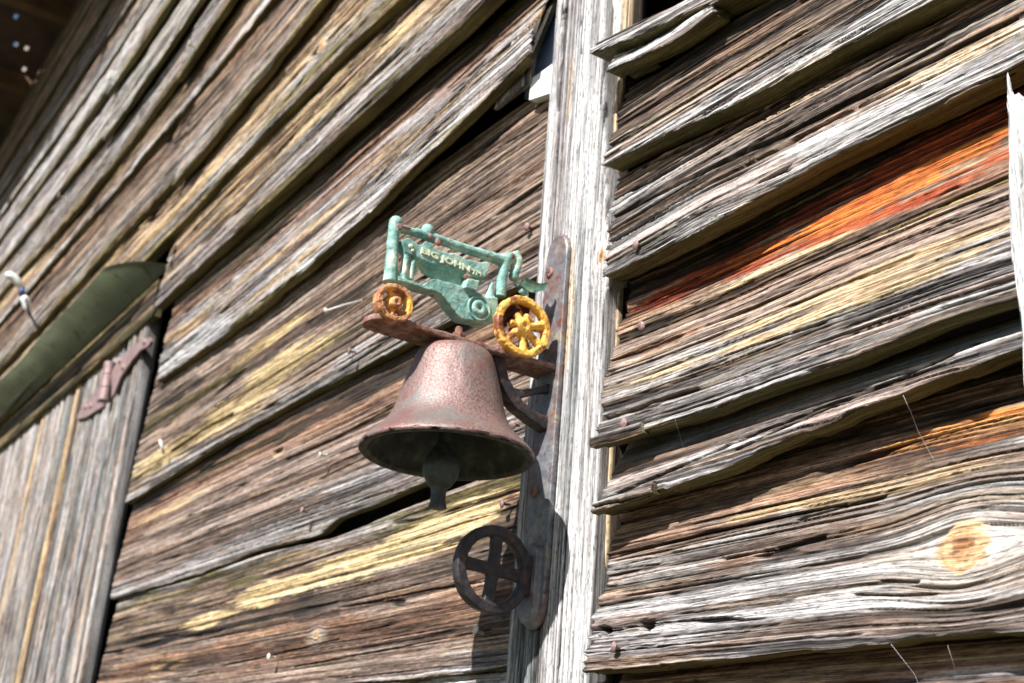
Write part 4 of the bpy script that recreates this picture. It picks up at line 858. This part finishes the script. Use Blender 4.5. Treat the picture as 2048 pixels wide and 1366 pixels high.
# ================================================================== SMALL THINGS
clip = empty('cable_clip', tuple(float(c) for c in PX(45, 580, -3.6))); tag(clip, 'white plastic clip of two long ovals hanging before the boards at far left', 'clip')
Xk = P(45, 580, .12)[0]
for pts in (((10, 547), (28, 556), (44, 578)), ((44, 590), (52, 604), (58, 626))):
    bm = bmesh.new(); tube(bm, spl3([PX(a, b, Xk) for a, b in pts]), [.002, .007, .011, .012, .012, .012, .011, .008, .003], 12); link_bm('clip_half', bm, WHITE, clip)
bm = bmesh.new(); tube(bm, [PX(44, 574, Xk), PX(44, 592, Xk)], .008, 12); link_bm('clip_core', bm, noise_mat('blue_plastic', [(.3, (.03, .05, .16)), (.7, (.06, .09, .25))], 20, .4), clip)
bm = bmesh.new(); tube(bm, [P(66, 640, .02), P(58, 626, .10), P(50, 590, .11)], .004, 8); link_bm('wire', bm, IROND, clip)
def thread(pts, label, r=.00006):
    bm = bmesh.new(); tube(bm, [P(*p) for p in pts], r, 6)
    o = link_bm('spider_thread', bm, noise_mat('silk', [(.3, (.75, .75, .75)), (.7, (.85, .85, .85))], 10, .3), None); tag(o, label, 'spider thread', 'spider threads on the siding')
thread([(1806, 790, .06), (1822, 825, .05), (1836, 862, .03), (1868, 920, .03)], 'bright spider thread hanging from the board lip left of the white splinter', .00009)
thread([(1350, 838, .05), (1358, 866, .035), (1368, 900, .03)], 'faint spider thread across the smooth grey board band')
thread([(1782, 1288, .05), (1830, 1350, .03), (1850, 1400, .03)], 'thin spider thread slanting across the dark shadow under the knotted board')
thread([(1895, 1290, .055), (1908, 1330, .045), (1915, 1400, .035)], 'kinked spider thread hanging under the knotted board nearest the right')
# ================================================================== GROUND, LIGHT, CAMERA
bm = bmesh.new(); s = 400
bm.faces.new([bm.verts.new(c) for c in ((-s, -s, 0), (s, -s, 0), (s, s, 0), (-s, s, 0))])
g = link_bm('ground', bm, noise_mat('grass_ground', [(.3, (.022, .026, .009)), (.6, (.05, .048, .016)), (.75, (.08, .066, .03))], 1.2, .95, bump=.2, bdist=.02), smooth=False); tag(g, kind='structure')
sun_to = Vector((.36, -1., 1.02)).normalized()
ld = bpy.data.lights.new('Sun', 'SUN'); ld.energy = 5.0; ld.angle = math.radians(.53); ld.color = (1., .98, .95)
lo = bpy.data.objects.new('Sun', ld); COL.objects.link(lo); lo.rotation_euler = sun_to.to_track_quat('Z', 'Y').to_euler(); lo.location = (2, -5, 6)
w = bpy.data.worlds.new('World'); SC.world = w; w.use_nodes = True; t = w.node_tree; bg = t.nodes['Background']
sky = t.nodes.new('ShaderNodeTexSky'); sky.sky_type = 'NISHITA'; sky.sun_disc = False; sky.sun_elevation = math.asin(sun_to.z); sky.sun_rotation = math.atan2(sun_to.x, sun_to.y)
t.links.new(sky.outputs[0], bg.inputs[0]); bg.inputs[1].default_value = .05
cd = bpy.data.cameras.new('Camera'); co = bpy.data.objects.new('Camera', cd); COL.objects.link(co)
cd.sensor_width = 36; cd.lens = F / 2048 * 36; cd.clip_end = 1000; cd.clip_start = .02
right = M @ np.array([1., 0, 0]); upv = M @ np.array([0, -1., 0]); back = M @ np.array([0, 0, -1.])
mw = Matrix(((right[0], upv[0], back[0], CAM[0]), (right[1], upv[1], back[1], CAM[1]), (right[2], upv[2], back[2], CAM[2]), (0, 0, 0, 1)))
co.matrix_world = mw
cd.dof.use_dof = True; cd.dof.focus_distance = .95; cd.dof.aperture_fstop = 12.
SC.camera = co
SC.view_settings.view_transform = 'Standard'; SC.view_settings.look = 'None'; SC.view_settings.exposure = .98; SC.view_settings.gamma = 1
